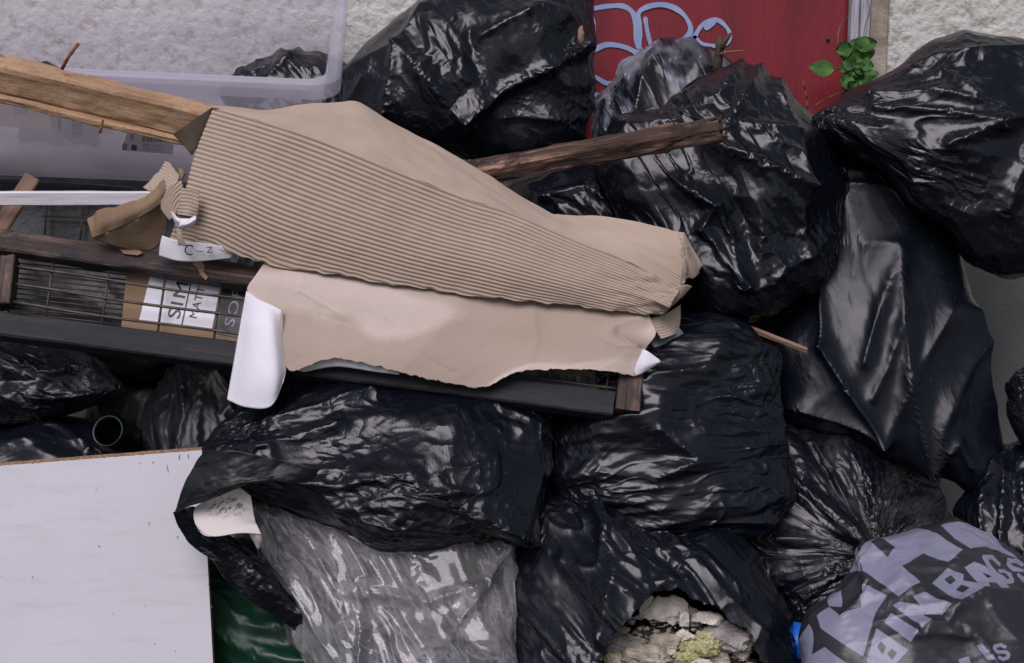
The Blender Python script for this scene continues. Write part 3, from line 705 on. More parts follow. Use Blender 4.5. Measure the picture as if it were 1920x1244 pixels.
bag('bin_bag', [(380, 850), (410, 815), (450, 780), (560, 712), (800, 690), (960, 715), (1030, 790), (1024, 860), (1008, 950), (1002, 1035), (940, 1000), (880, 1010), (780, 1025), (700, 1026), (600, 990), (480, 925), (400, 890)], -.14, .15, M['film_crinkle'],
    'large creased black bag slumped below the cardboard, with a crumpled shiny front', gather=(372, 846), exc=.12, seed=7, amp=1.2, lump=.014, c=(700, 870),
    ridges=[([(380, 850), (520, 840), (640, 800)], .02, 14), ([(520, 800), (640, 760), (700, 740)], .022, 12), ([(520, 850), (560, 900), (650, 905), (760, 880)], .02, 14), ([(385, 850), (470, 900), (560, 950)], .015, 10), ([(640, 940), (800, 930), (900, 900)], .012, 16), ([(1000, 800), (990, 960)], .014, 14)])
bag('bin_bag', [(1020, 830), (1060, 700), (1150, 620), (1270, 585), (1370, 600), (1440, 645), (1455, 740), (1475, 850), (1472, 930), (1440, 985), (1350, 1018), (1240, 1020), (1110, 960), (1040, 905)], -.07, .14, M['film_pleat'],
    'full round black bag with fine sideways pleats, right below the end of the cardboard', dirn=-6, exc=.11, iso=.2, seed=9, tilt=.75, amp=1.3, lump=.012, c=(1260, 830), pleat=.004,
    ridges=[([(1120, 800), (1270, 770), (1400, 740)], .022, 30), ([(1240, 810), (1310, 860), (1230, 895)], .02, 22), ([(1340, 600), (1440, 680), (1450, 800)], .012, 16), ([(1200, 730), (1330, 700)], .016, 12), ([(1110, 960), (1230, 975), (1300, 960)], .012, 12)])
hole = [(1128, 1300), (1134, 1225), (1150, 1195), (1190, 1155), (1222, 1122), (1262, 1114), (1330, 1140), (1385, 1180), (1415, 1230), (1440, 1300), (1400, 1380), (1180, 1380)]
b15, x15, _ = bag('bin_bag', [(965, 1200), (955, 1100), (975, 1000), (1010, 930), (1110, 945), (1240, 1010), (1340, 990), (1420, 1040), (1460, 1110), (1484, 1180), (1510, 1290), (1470, 1440), (1000, 1440), (960, 1300)], -.045, .165, M['film_pleat'],
    'split black bag spilling plaster and rubble through a torn hole', dirn=48, exc=.11, iso=.35, seed=13, amp=1.2, hole=hole, c=(1215, 1190), pleat=.004,
    ridges=[([(1235, 1020), (1300, 1070), (1420, 1190)], .016, 12), ([(1130, 980), (1160, 1090), (1130, 1200)], .018, 14), ([(1060, 1060), (1150, 1130)], .015, 14), ([(1130, 975), (1190, 1055), (1250, 1060)], .02, 14), ([(1280, 1030), (1390, 1120)], .012, 8), ([(1180, 1120), (1280, 1100)], .012, 10)])
bag('bin_bag', [(1540, 215), (1600, 170), (1690, 120), (1750, 85), (1810, 68), (1900, 85), (1990, 120), (2060, 220), (2060, 400), (1990, 500), (1880, 515), (1810, 490), (1740, 400), (1640, 310), (1560, 270), (1535, 235)], -.12, .19, M['film'],
    'big bulging black bag high against the roughcast wall', gather=(1540, 215), exc=.08, iso=.4, seed=17, tilt=.45, amp=1.0, lump=.016, c=(1800, 280), pleat=.003,
    ridges=[([(1600, 175), (1760, 110), (1920, 110)], .014, 14), ([(1640, 180), (1760, 180), (1870, 210)], .02, 12), ([(1650, 205), (1780, 215), (1880, 235)], .02, 10), ([(1780, 270), (1860, 240), (1930, 215)], .025, 12), ([(1600, 210), (1700, 330), (1760, 400)], .012, 14), ([(1880, 395), (1900, 330), (1930, 270)], .022, 12), ([(1770, 135), (1830, 190)], .014, 8)])
bag('bin_bag', [(1110, 300), (1150, 215), (1240, 190), (1290, 160), (1350, 145), (1420, 140), (1470, 165), (1510, 210), (1550, 270), (1575, 330), (1578, 420), (1560, 480), (1520, 545), (1430, 600), (1330, 590), (1260, 540), (1200, 470), (1130, 380)], -.10, .18, M['film'],
    'shiny creased black bag under the splintered end of the rotten timber', dirn=55, exc=.10, iso=.45, seed=21, tilt=.6, amp=1.3, lump=.02, c=(1370, 370),
    ridges=[([(1426, 139), (1396, 195), (1368, 247)], .022, 10), ([(1391, 140), (1353, 200)], .018, 9), ([(1457, 166), (1478, 235), (1483, 258), (1405, 250)], .02, 12), ([(1335, 280), (1410, 310), (1499, 353)], .032, 14), ([(1499, 353), (1485, 300), (1440, 275)], .02, 14),
            ([(1273, 340), (1345, 386), (1318, 425)], .022, 9), ([(1345, 382), (1370, 440), (1391, 510)], .022, 9), ([(1320, 425), (1393, 510)], .015, 8), ([(1420, 520), (1500, 470), (1560, 430)], .018, 12), ([(1360, 335), (1400, 420), (1420, 520)], -.016, 25)])
bag('bin_bag', [(640, 140), (700, 75), (760, 20), (830, -30), (960, -60), (1060, -40), (1100, 10), (1112, 90), (1116, 200), (1100, 265), (1000, 300), (880, 300), (740, 280), (650, 230)], -.05, .17, M['film'],
    'large glossy black bag beside the clear storage box, against the wall', dirn=60, exc=.08, iso=.5, seed=25, tilt=.5, facet=.009, amp=1.2, lump=.018, c=(890, 120),
    ridges=[([(765, 82), (850, 195), (875, 212)], .022, 12), ([(1088, 85), (980, 150), (875, 212)], .032, 12), ([(765, 82), (748, 150), (735, 235)], .022, 10), ([(850, 195), (895, 150), (880, 60)], -.015, 20), ([(640, 140), (765, 82), (800, 20)], .018, 14), ([(900, 70), (1000, 20), (1060, 40), (1088, 85)], .016, 12), ([(950, 225), (1100, 222)], .012, 10), ([(1088, 85), (1108, 200)], .012, 10), ([(700, 140), (650, 200)], .014, 12)])
bag('bin_bag', [(1120, 240), (1130, 190), (1180, 125), (1235, 84), (1300, 84), (1345, 100), (1372, 128), (1420, 200), (1400, 300), (1250, 330), (1140, 290)], .04, .13, M['film_grey'],
    'thin greyish bag draped with folds below the graffiti', cat='plastic bag', group=None, dirn=70, exc=.10, iso=.3, seed=27, c=(1260, 200), pleat=.004,
    ridges=[([(1240, 90), (1215, 160), (1195, 230)], .02, 12), ([(1290, 90), (1310, 150), (1330, 240)], .018, 10), ([(1130, 200), (1190, 150)], .012, 9)])
bag('bin_bag', [(1545, 262), (1600, 240), (1720, 280), (1790, 430), (1820, 560), (1850, 700), (1876, 858), (1862, 925), (1812, 925), (1790, 900), (1730, 880), (1600, 840), (1480, 790), (1440, 650), (1500, 560), (1540, 470), (1550, 370)], .04, .11, M['film_smooth'],
    'tall stiff smooth black bag with long vertical folds, leaning against the grey plinth', dirn=72, exc=.02, iso=.3, seed=31, amp=.4, lump=.005, c=(1680, 650), level=6, kf=.05, tilt=.68, facet=.003, crisp=.15,
    ridges=[([(1690, 478), (1696, 600), (1706, 710), (1727, 800), (1738, 868)], .020, 14), ([(1675, 520), (1650, 590), (1625, 680)], .020, 14), ([(1692, 610), (1665, 690), (1640, 740)], .016, 12), ([(1775, 590), (1715, 700), (1664, 808)], .02, 24), ([(1830, 640), (1775, 770), (1742, 862)], .02, 20),
            ([(1818, 590), (1845, 720), (1880, 860)], .022, 12), ([(1550, 650), (1600, 730), (1663, 808)], .026, 12), ([(1490, 755), (1580, 780), (1663, 808)], .024, 12), ([(1737, 866), (1793, 822), (1815, 866)], .02, 9), ([(1562, 462), (1690, 466)], .008, 8), ([(1570, 325), (1690, 345)], .014, 8), ([(1570, 350), (1700, 365)], .012, 7), ([(1545, 500), (1552, 650)], .016, 8)])
bag('bin_bag', [(985, 350), (1040, 310), (1120, 300), (1200, 310), (1260, 330), (1290, 420), (1270, 500), (1150, 480), (1030, 440)], .0, .13, M['film_grime'],
    'small crumpled black bag between the rotten timber and the cardboard', dirn=40, exc=.14, seed=35, amp=1.5, c=(1140, 390), level=5, its=(120, 80, 60), pleat=.005,
    ridges=[([(1020, 370), (1100, 350), (1160, 390)], .02, 9), ([(1160, 330), (1200, 380), (1225, 420)], .016, 8)])
bag('bin_bag', [(1380, 1010), (1400, 900), (1455, 800), (1560, 810), (1660, 860), (1760, 920), (1800, 990), (1760, 1120), (1620, 1230), (1480, 1200), (1420, 1100)], .12, .17, M['film_dusty'],
    'dusty pleated black bag behind the printed bag', gather=(1640, 1040), exc=.13, iso=.25, seed=39, amp=1.6, c=(1590, 1010), pleat=.008,
    ridges=[([(1460, 870), (1540, 950), (1620, 1020)], .022, 14), ([(1420, 1010), (1530, 1010), (1630, 1040)], .018, 12), ([(1590, 850), (1640, 950), (1640, 1030)], .02, 16)])
bag('clear_bag', [(455, 935), (520, 930), (620, 935), (760, 960), (880, 950), (955, 1010), (972, 1100), (975, 1190), (968, 1300), (930, 1400), (740, 1430), (640, 1290), (560, 1200), (505, 1100), (485, 1020)], -.05, .15, M['clear'],
    'clear plastic bag of dusty waste hanging from under the creased black bag', cat='plastic bag', group=None, dirn=62, exc=.12, iso=.25, seed=43, amp=1.5, facet=.026, fsz=.11, fst=3.5, crisp=.5, c=(760, 1160), pleat=.003, flat=.6, contact=True,
    ridges=[([(490, 1010), (600, 1180), (680, 1260)], .022, 9), ([(960, 1010), (880, 1120), (840, 1180)], .02, 9), ([(560, 960), (640, 1110), (800, 1130), (900, 1100)], .018, 9), ([(680, 1130), (690, 1244)], .016, 8), ([(900, 1000), (960, 1080)], .012, 8), ([(840, 1180), (930, 1240)], .012, 8)])
BV_CLEAR = BV.pop()      # what is inside the clear bag is not pressed by its film
bag('bin_bag', [(330, 955), (395, 905), (520, 935), (700, 1000), (960, 1010), (985, 1120), (980, 1400), (800, 1430), (720, 1330), (640, 1235), (560, 1185), (470, 1150), (400, 1085), (350, 1020)], .10, .12, M['film_grime'],
    'slack black bag folded below the white vinyl curl, behind the clear bag', dirn=45, exc=.12, iso=.3, seed=47, amp=1.3, c=(600, 1090), ridges=[([(400, 1010), (480, 1090), (600, 1190)], .015, 14), ([(480, 1010), (560, 1110)], .015, 10)])
bag('green_bin_bag', [(370, 1085), (470, 1070), (600, 1120), (740, 1230), (760, 1400), (600, 1440), (370, 1440)], .14, .14, M['film_green'],
    'dark green bag beside the white board', group=None, dirn=20, exc=.05, iso=.3, seed=51, amp=.9, c=(530, 1270), level=5, ridges=[([(400, 1130), (480, 1190), (640, 1190)], .03, 18), ([(400, 1180), (470, 1230), (600, 1250)], .03, 14)])
bag('bin_bag', [(265, 830), (275, 760), (320, 700), (390, 670), (470, 690), (520, 760), (480, 860), (400, 930), (290, 900)], .03, .12, M['film_matte'],
    'dull black bag with upright folds, between the white board and the white card flap', dirn=84, exc=.08, iso=.15, seed=55, amp=1.2, c=(380, 800), level=5, pleat=.006,
    ridges=[([(345, 700), (350, 780), (335, 850)], .018, 8), ([(375, 700), (372, 850)], .014, 7), ([(400, 710), (430, 740), (425, 780)], .02, 9)])
bag('bin_bag', [(-120, 640), (0, 625), (100, 640), (180, 680), (215, 722), (200, 750), (80, 800), (-60, 810), (-140, 740)], .02, .13, M['film_grime'],
    'black bag just below the wire panel, upper one of the two at the edge', dirn=20, exc=.11, seed=59, amp=1.3, c=(40, 715), level=5, its=(120, 90, 60),
    ridges=[([(0, 665), (80, 700), (150, 690), (210, 728)], .02, 9), ([(60, 745), (130, 745), (208, 730)], .016, 8), ([(110, 640), (160, 690)], .012, 8)])
bag('bin_bag', [(-160, 820), (-40, 790), (80, 780), (200, 800), (330, 830), (360, 950), (200, 1080), (-100, 1080)], .07, .13, M['film'],
    'black bag directly behind the top edge of the white board', dirn=15, exc=.08, seed=63, amp=1.1, c=(90, 930), level=5, ridges=[([(60, 800), (120, 820), (155, 855)], .02, 9), ([(0, 850), (60, 840)], .016, 10)])
bag('bin_bag', [(1800, 960), (1830, 900), (1870, 850), (1930, 820), (2040, 860), (2060, 1050), (1960, 1160), (1840, 1100)], .10, .13, M['film'],
    'black bag at the foot of the grey plinth, behind the printed bag', dirn=80, exc=.09, iso=.3, seed=67, c=(1920, 980), level=5, ridges=[([(1850, 920), (1845, 1000)], .016, 8), ([(1885, 880), (1880, 1010)], .016, 8), ([(1915, 900), (1925, 990)], .02, 8)])
bag('bin_bag', [(1884, 720), (1898, 692), (1930, 672), (2000, 680), (2030, 760), (1990, 835), (1925, 830), (1892, 780)], .02, .10, M['film_crinkle'],
    'small tightly crumpled black bag in front of the grey plinth', dirn=30, exc=.16, iso=.6, seed=71, amp=2.0, c=(1950, 755), level=5, its=(140, 110, 80))
bag('bin_bag', [(418, 170), (440, 125), (490, 105), (530, 95), (600, 105), (640, 130), (650, 200), (600, 260), (480, 260)], .18, .09, M['film'],
    'black bag seen through the clear storage box', dirn=40, exc=.08, seed=75, c=(540, 170), level=5, ridges=[([(505, 140), (560, 98)], .016, 9)])
bag('bin_bag', [(20, 200), (50, 125), (85, 102), (120, 120), (150, 190), (120, 260), (40, 260)], .2, .07, M['film_matte'],
    'dark bag hardly showing over the thick plank, behind the storage box', dirn=40, exc=.08, seed=77, c=(88, 190), level=4, its=(60, 40, 30))
bag('blue_bag', [(1460, 1175), (1480, 1160), (1530, 1158), (1570, 1170), (1570, 1220), (1500, 1230)], -.03, .04, M['film_blue'],
    'bright blue scrap of plastic bag wedged beside the printed bag', cat='plastic bag', group=None, dirn=5, exc=.08, seed=79, c=(1520, 1190), level=4, its=(60, 40, 30), contact=False)
for k, (ol, cc, off, lab) in enumerate([([(900, 380), (1100, 300), (1500, 320), (1620, 600), (1560, 760), (1300, 800), (1000, 700)], (1280, 560), .27, 'black bag in deep shade behind the full round bag'),
        ([(-150, 330), (100, 300), (420, 330), (640, 460), (600, 640), (300, 700), (-150, 640)], (220, 500), .16, 'black bag in shade behind the wire panel'),
        ([(450, 420), (900, 400), (1100, 560), (1050, 780), (600, 760), (420, 620)], (760, 600), .12, 'black bag under the corrugated cardboard'),
        ([(200, 640), (700, 680), (1000, 900), (950, 1200), (500, 1200), (150, 950)], (600, 920), .30, 'black bag buried low between the white board and the split bag'),
        ([(1350, 600), (1600, 560), (1780, 760), (1760, 1050), (1500, 1150), (1350, 900)], (1560, 840), .33, 'black bag buried behind the stiff smooth bag and the dusty bag')]):
    bag('bin_bag', ol, off, .14, M['film_matte'], lab, dirn=30+k*25, exc=.07, seed=90+k, c=cc, level=5, its=(60, 40, 30))
for _k in (): pass

def ray_hit(bvhs, px, py):
    px, py = np.broadcast_arrays(np.asarray(px, float), np.asarray(py, float)); out = np.zeros(px.shape)
    for i in np.ndindex(px.shape):
        d = Vector(P(px[i], py[i], 0.0)-CAM).normalized(); best = None
        for b in bvhs:
            h = b.ray_cast(Vector(CAM), d)
            if h[0] is not None and (best is None or h[3] < best[1]): best = (h[0][1], h[3])
        out[i] = best[0] if best else heap(py[i])
    return out

# ------------------------------------------------------------------ clear storage box
def box_mat():
    m, nt, b = nmat('cloudy_polypropylene'); v = coords(nt, 'obj')
    b.inputs['Base Color'].default_value = (.66, .64, .76, 1); b.inputs['Roughness'].default_value = .25
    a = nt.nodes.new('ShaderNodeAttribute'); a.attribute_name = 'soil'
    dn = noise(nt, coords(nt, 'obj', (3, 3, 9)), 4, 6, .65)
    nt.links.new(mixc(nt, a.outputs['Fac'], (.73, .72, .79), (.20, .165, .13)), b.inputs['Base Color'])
    bump(nt, b, [(noise(nt, v, 6, 2), .002)])
    tr = nt.nodes.new('ShaderNodeBsdfTransparent'); tr.inputs[0].default_value = (.975, .965, .995, 1)
    tl = nt.nodes.new('ShaderNodeBsdfTranslucent'); tl.inputs[0].default_value = (.86, .84, .93, 1)
    ms0 = nt.nodes.new('ShaderNodeMixShader'); ms0.inputs[0].default_value = .5; nt.links.new(b.outputs[0], ms0.inputs[1]); nt.links.new(tl.outputs[0], ms0.inputs[2])
    ms = nt.nodes.new('ShaderNodeMixShader'); mth = nt.nodes.new('ShaderNodeMath'); mth.operation = 'MULTIPLY_ADD'
    nt.links.new(a.outputs['Fac'], mth.inputs[0]); mth.inputs[1].default_value = .6; mth.inputs[2].default_value = .16; mth.use_clamp = True
    a2 = nt.nodes.new('ShaderNodeAttribute'); a2.attribute_name = 'haze'; ad = nt.nodes.new('ShaderNodeMath'); ad.use_clamp = True; nt.links.new(mth.outputs[0], ad.inputs[0]); nt.links.new(a2.outputs['Fac'], ad.inputs[1])
    nt.links.new(ad.outputs[0], ms.inputs[0]); nt.links.new(tr.outputs[0], ms.inputs[1]); nt.links.new(ms0.outputs[0], ms.inputs[2])
    nt.links.new(ms.outputs[0], nt.nodes['Material Output'].inputs['Surface']); return m
M['box'] = box_mat()
e1 = np.array([1, .09, -.045]); e1 /= np.linalg.norm(e1); e2 = np.array([0, .93, .37]); e2 -= e1*e2.dot(e1); e2 /= np.linalg.norm(e2); en = np.cross(e1, e2)
if en[1] > 0: en = -en
LB, WB, DB = 1.0, .60, .30
O_ = P(612, 152, -.13)-e1*LB      # lower left inner corner of the opening
def rrect(inset, depth, rad=.055, k=10, n=14):
    L, W = LB-2*inset, WB-2*inset; r = max(.012, rad-inset*.4); pts = []
    cs = [(L-r, r, -90), (L-r, W-r, 0), (r, W-r, 90), (r, r, 180)]
    for q, (cx, cy, a0) in enumerate(cs):
        for i in range(k+1):
            a = R(a0+90*i/k); pts.append((cx+r*math.cos(a)+inset, cy+r*math.sin(a)+inset))
        nx_ = cs[(q+1) % 4]; a = R(a0+90); s0 = (cx+r*math.cos(a)+inset, cy+r*math.sin(a)+inset); s1 = (nx_[0]+r*math.cos(a)+inset, nx_[1]+r*math.sin(a)+inset)
        for i in range(1, n): pts.append((s0[0]+(s1[0]-s0[0])*i/n, s0[1]+(s1[1]-s0[1])*i/n))
    p = np.array(pts); return O_+e1*p[:, :1]+e2*p[:, 1:]-en*depth
def loft(rings, cap=False):
    V = np.vstack(rings); m = len(rings[0]); F = []
    for i in range(len(rings)-1):
        for j in range(m): F.append((i*m+j, i*m+(j+1) % m, (i+1)*m+(j+1) % m, (i+1)*m+j))
    if cap:
        c = rings[-1].mean(0); V = np.vstack([V, c]); n = len(V)-1; b = (len(rings)-1)*m
        F += [(b+j, b+(j+1) % m, n) for j in range(m)]
    return V, F
sbox = thing('storage_box', P(300, 350, .1), 'clear plastic storage box tipped on its side above the wire panel', 'storage box')
depths = [(0, 0), (.004, .03), (.012, .08), (.020, .15), (.028, .21), (.033, .25), (.042, .285), (.065, .30), (.10, .30)]
V, F = loft([rrect(i, d) for i, d in depths], True)
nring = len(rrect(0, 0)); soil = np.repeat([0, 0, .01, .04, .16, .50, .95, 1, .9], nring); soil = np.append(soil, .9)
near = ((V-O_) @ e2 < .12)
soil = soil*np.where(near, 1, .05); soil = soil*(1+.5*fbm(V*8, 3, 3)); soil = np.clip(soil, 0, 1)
haze_ = np.where(near, .26, .02)*(1+.3*fbm(V*6, 9, 3)); haze_ += .25*np.exp(-np.abs(((O_-V) @ en)-.0)/.006)
tub = mesh('tub', V, F, M['box'], sbox, attrs={'soil': soil, 'haze': haze_}); solidify(tub, .0025, 1)
tub_bvh = BVHTree.FromPolygons([tuple(v) for v in V], F)
Vr, Fr = loft([rrect(0, -.001), rrect(-.006, -.005), rrect(-.022, -.005), rrect(-.030, 0), rrect(-.032, .012), rrect(-.031, .034)])
rim = mesh('rim', Vr, Fr, M['box'], sbox, attrs={'soil': np.zeros(len(Vr)), 'haze': np.full(len(Vr), .20)}, smooth=False); solidify(rim, .003, 1)
nearY = lambda x, y: ray_hit([tub_bvh], x, y)-.006
def flat_on(name, polys, Yf, mat, parent, th=None):
    V, F = [], []
    for pl in polys:
        n = len(V); a = np.array(pl, float); Y = Yf(a[:, 0], a[:, 1])
        V += list(P(a[:, 0], a[:, 1], Y)); F.append(tuple(range(n, n+len(pl))))
    return mesh(name, np.array(V), F, mat, parent, smooth=False)
lab_w = [[(88, 205), (185, 228), (187, 270), (180, 278), (160, 272), (143, 270), (142, 275), (121, 257), (100, 248)], [(22, 190), (55, 198), (48, 214), (27, 216)]]
def pe(pts, Yf): return Yf(np.array([p[0] for p in pts]), np.array([p[1] for p in pts]))
# plane of the near wall, fitted from four ray hits
sx = np.array([60., 300, 60, 300, 180]); sy = np.array([215., 262, 300, 320, 265]); syy = ray_hit([tub_bvh], sx, sy)
Wp = P(sx, sy, syy); A_ = np.column_stack([Wp[:, 0], Wp[:, 2], np.ones(5)]); co, *_ = np.linalg.lstsq(A_, Wp[:, 1], rcond=None)
def wallY(off):
    def f(x, y):
        x = np.asarray(x, float); y = np.asarray(y, float); lo = np.full(x.shape, -2.0); Y = np.zeros(x.shape)
        for _ in range(12):
            W = P(x, y, Y); Y = co[0]*W[..., 0]+co[1]*W[..., 2]+co[2]
        return Y-off
    return f
def backlit(name, c):
    m, nt, b = nmat(name); b.inputs['Base Color'].default_value = (*c, 1); b.inputs['Roughness'].default_value = .7
    t = nt.nodes.new('ShaderNodeBsdfTranslucent'); t.inputs[0].default_value = (*c, 1); x = nt.nodes.new('ShaderNodeMixShader'); x.inputs[0].default_value = .55
    nt.links.new(b.outputs[0], x.inputs[1]); nt.links.new(t.outputs[0], x.inputs[2]); nt.links.new(x.outputs[0], nt.nodes['Material Output'].inputs['Surface']); return m
M['label'] = backlit('thin_label_paper', (.86, .85, .88)); M['thin_kraft'] = backlit('thin_tan_paper', (.72, .58, .44))
pape = flat_on('address_label', lab_w, wallY(.004), M['label'], sbox)
flat_on('barcode_label', [[(238, 248), (326, 262), (323, 290), (228, 282)]], wallY(.004), backlit('grey_label', (.60, .57, .60)), sbox)
bars = []; xx = 266.0; rr = random.Random(3)
while xx < 306:
    w = rr.choice([.7, 1.0, 1.6]); bars.append([(xx, 256), (xx+w, 256.3), (xx+w-.4, 267), (xx-.4, 266.8)]); xx += w+rr.choice([.9, 1.3, 1.7])
ink = simple('label_ink', (.12, .11, .13), rough=.6)
bars += [[(247, 271), (257, 272.5), (256, 283), (246, 282)]]
flat_on('label_print', bars, wallY(.0055), ink, sbox); flat_on('label_patch', [[(230, 269), (239, 270), (238, 283), (229, 282)]], wallY(.0055), simple('blue_patch', (.25, .33, .34), rough=.6), sbox)
for k, t in enumerate(['1061921', 'Super Tender 27', 'conforms to standard', 'for household use only']):
    y0 = 271.5+k*3.6
    text_on('label_print', t, [(267, y0+(1.5 if k == 0 else 0)), (306 if k else 304, y0+3.4), (306 if k else 304, y0+.9), (267, y0-2.6+(1 if k == 0 else 0))], wallY(.0057), ink, sbox)
text_on('label_print', 'SBS', [(251, 264), (250, 246), (243, 246), (244, 264)], wallY(.0055), ink, sbox)
text_on('label_print', 'FRAGILE', [(115, 243), (112, 218), (107, 217), (110, 242)], wallY(.0055), simple('red_print', (.45, .25, .3), rough=.6), sbox)
for k in range(4): text_on('label_print', 'LOT 5382 B', [(140+k*5, 258), (138+k*5, 226), (135+k*5, 225), (137+k*5, 257)], wallY(.0055), M['print_grey'], sbox)
flat_on('tape', [[(158, 222), (193, 230), (196, 236), (186, 240), (172, 236), (163, 230)]], wallY(.006), backlit('yellow_tape_thin', (.9, .8, .04)), sbox)
sh = sheet('brown_paper', [[(-60, 175, .02), (60, 180, .03), (160, 190, .03), (215, 205, .03)], [(-60, 205, .06), (60, 212, .06), (150, 225, .06), (215, 232, .06)], [(-60, 228, .09), (50, 240, .09), (120, 248, .09), (210, 250, .09)]], 20, 12, M['thin_kraft'], th=0, ruf=.003)
info(sh, 'sheet of tan paper inside the storage box', 'paper')

# ------------------------------------------------------------------ wire panel (old timber frame with welded mesh), carton, dense rack
FO = -.235
def on(off): return lambda x, y: heap(y)+off
wp = thing('mesh_panel', P(560, 790, -.5), 'long weathered timber frame with welded wire mesh, lying under the cardboard', 'mesh panel')
def fp(x, y, off=FO): return P(x, y, float(heap(y))+off)
nrm_h = np.cross(fp(600, 600)-fp(0, 600), fp(0, 700)-fp(0, 600)); nrm_h /= np.linalg.norm(nrm_h)
upv = fp(300, 400)-fp(300, 700); upv /= np.linalg.norm(upv)
def notch(t): return 1-.16*math.exp(-((t-.32)/.018)**2)-.03*math.sin(t*30)**2*0
bar('rail', fp(-160, 432), fp(1195, 628), .045, .050, M['frame_rust'], wp, up=upv, n=150, ruf=.0018, seed=1, taper=notch, bev=.004)
bar('rail', fp(-160, 591), fp(1150, 762), .045, .055, M['frame_wood'], wp, up=upv, n=150, ruf=.0012, seed=2, bev=.004)
def stile(x0, y0, x1, y1, w): return bar('stile', fp(x0, y0), fp(x1, y1), .046, w, M['frame_rust'], wp, up=np.cross(fp(x1, y1)-fp(x0, y0), nrm_h), n=40, ruf=.0015, seed=int(x0) & 7)
stile(14, 487, 4, 575, .045); stile(1188, 655, 1176, 775, .052)
for k in range(3): 
    V, F = tube_g([fp(18, 499+k*34, FO-.002)*(1-t)+fp(1165, 499+k*34+163, FO-.002)*t+np.array([0, 0, .002*math.sin(t*17+k)]) for t in np.linspace(0, 1, 40)], .0033, 8); mesh('wire', V, F, M['wire'], wp)
for k in range(11):
    x = 100+105*k; y = 490+14.6*k
    tube('wire', [fp(x+1, y-6, FO+.004), fp(x-7, y+50, FO+.004), fp(x-15, y+110, FO+.004)], .0028, M['wire'], wp)
# splintered pale spot
def blob(name, c, r, mat, parent=None, seed=0, lvl=3, sq=(1, 1, 1), am=.35, fr=2.2):
    D, F, _ = LV[lvl]; s = 1+am*fbm(D*fr, seed, 4)
    Vv = D*s[:, None]*r*np.array(sq)+np.array(c); return mesh(name, Vv, F, mat, parent)
sp = [([(362, 487), (378, 490), (384, 500), (382, 510), (390, 520), (386, 526), (376, 516), (370, 503), (362, 496)], -.0312)]
V, F = poly_flat([sp[0][0]], on(FO), sp[0][1]); mesh('bare_wood_scar', V, F, M['lath'], wp, smooth=False)
V, F = poly_flat([[(222, 466), (262, 470), (268, 474), (258, 479), (232, 476)]], on(FO), -.0312); mesh('bare_wood_scar', V, F, M['lath'], wp, smooth=False)

carton = thing('carton', fp(700, 740, -.2), 'brown cardboard carton with white and black printed labels, under the wire mesh', 'carton')
CO = FO+.045
q = [(238, 490), (1172, 628), (1160, 752), (226, 616)]
fr_ = np.array([fp(x, y, CO) for x, y in q]); bk = fr_-nrm_h*(.12 if nrm_h[1] < 0 else -.12)
V = np.vstack([fr_, bk]); Fc = [(0, 1, 2, 3), (4, 7, 6, 5), (0, 4, 5, 1), (1, 5, 6, 2), (2, 6, 7, 3), (3, 7, 4, 0)]
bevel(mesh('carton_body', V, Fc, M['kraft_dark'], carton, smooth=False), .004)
cY = on(CO-.003); cY2 = on(CO-.005)
flat_on('white_label', [[(286, 500), (416, 522), (397, 620), (261, 600)]], cY, M['white_card'], carton)
flat_on('black_label', [[(418, 522), (490, 534), (474, 640), (400, 624)]], cY, M['print_black'], carton)
flat_on('white_label', [[(960, 690), (1165, 715), (1158, 752), (955, 735)]], cY, M['print_grey'], carton)
text_on('lettering', 'SIM', [(336, 598), (354, 532), (331, 528), (313, 594)], cY2, M['print_black'], carton, 1.15)

text_on('lettering', 'MATTE', [(368, 597), (388, 528), (375, 525), (354, 594)], cY2, M['print_black'], carton, 1.15)
flat_on('rule_line', [[(360, 515), (362, 515.4), (341, 612), (339, 611.6)]], cY2, M['print_black'], carton)
text_on('lettering', 'SOFT', [(438, 614), (462, 520), (444, 517), (420, 610)], cY2, M['print_grey'], carton, 1.1)
bl = []; rr = random.Random(8)
for (x0, x1, y0, y1) in ((1010, 1080, 697, 712), (1010, 1080, 722, 738), (1090, 1150, 705, 718), (1090, 1150, 728, 742)):
    x = x0
    while x < x1:
        w = rr.choice([1, 1.6, 2.4]); yy = (x-x0)*.13; bl.append([(x, y0+yy), (x+w, y0+yy), (x+w, y1+yy), (x, y1+yy)]); x += w+rr.choice([1.2, 2, 2.8])
flat_on('barcode', bl, cY2, M['print_black'], carton)
rk = thing('wire_rack', fp(120, 610, -.15), 'rusty rack of close parallel wires behind the mesh at its end', 'wire rack')
parts = [tube_g([fp(12, 492+9.5*k, FO+.06), fp(130, 503+9.5*k, FO+.062), fp(250, 517+9.5*k, FO+.06)], .0019, 6) for k in range(14)]
V, F, _ = cat_meshes(parts); mesh('wires', V, F, M['wire'], rk)
for x, y in ((30, 480), (246, 506)): tube('cross_wire', [fp(x, y, FO+.064), fp(x-18, y+132, FO+.064)], .0032, M['wire'], rk)
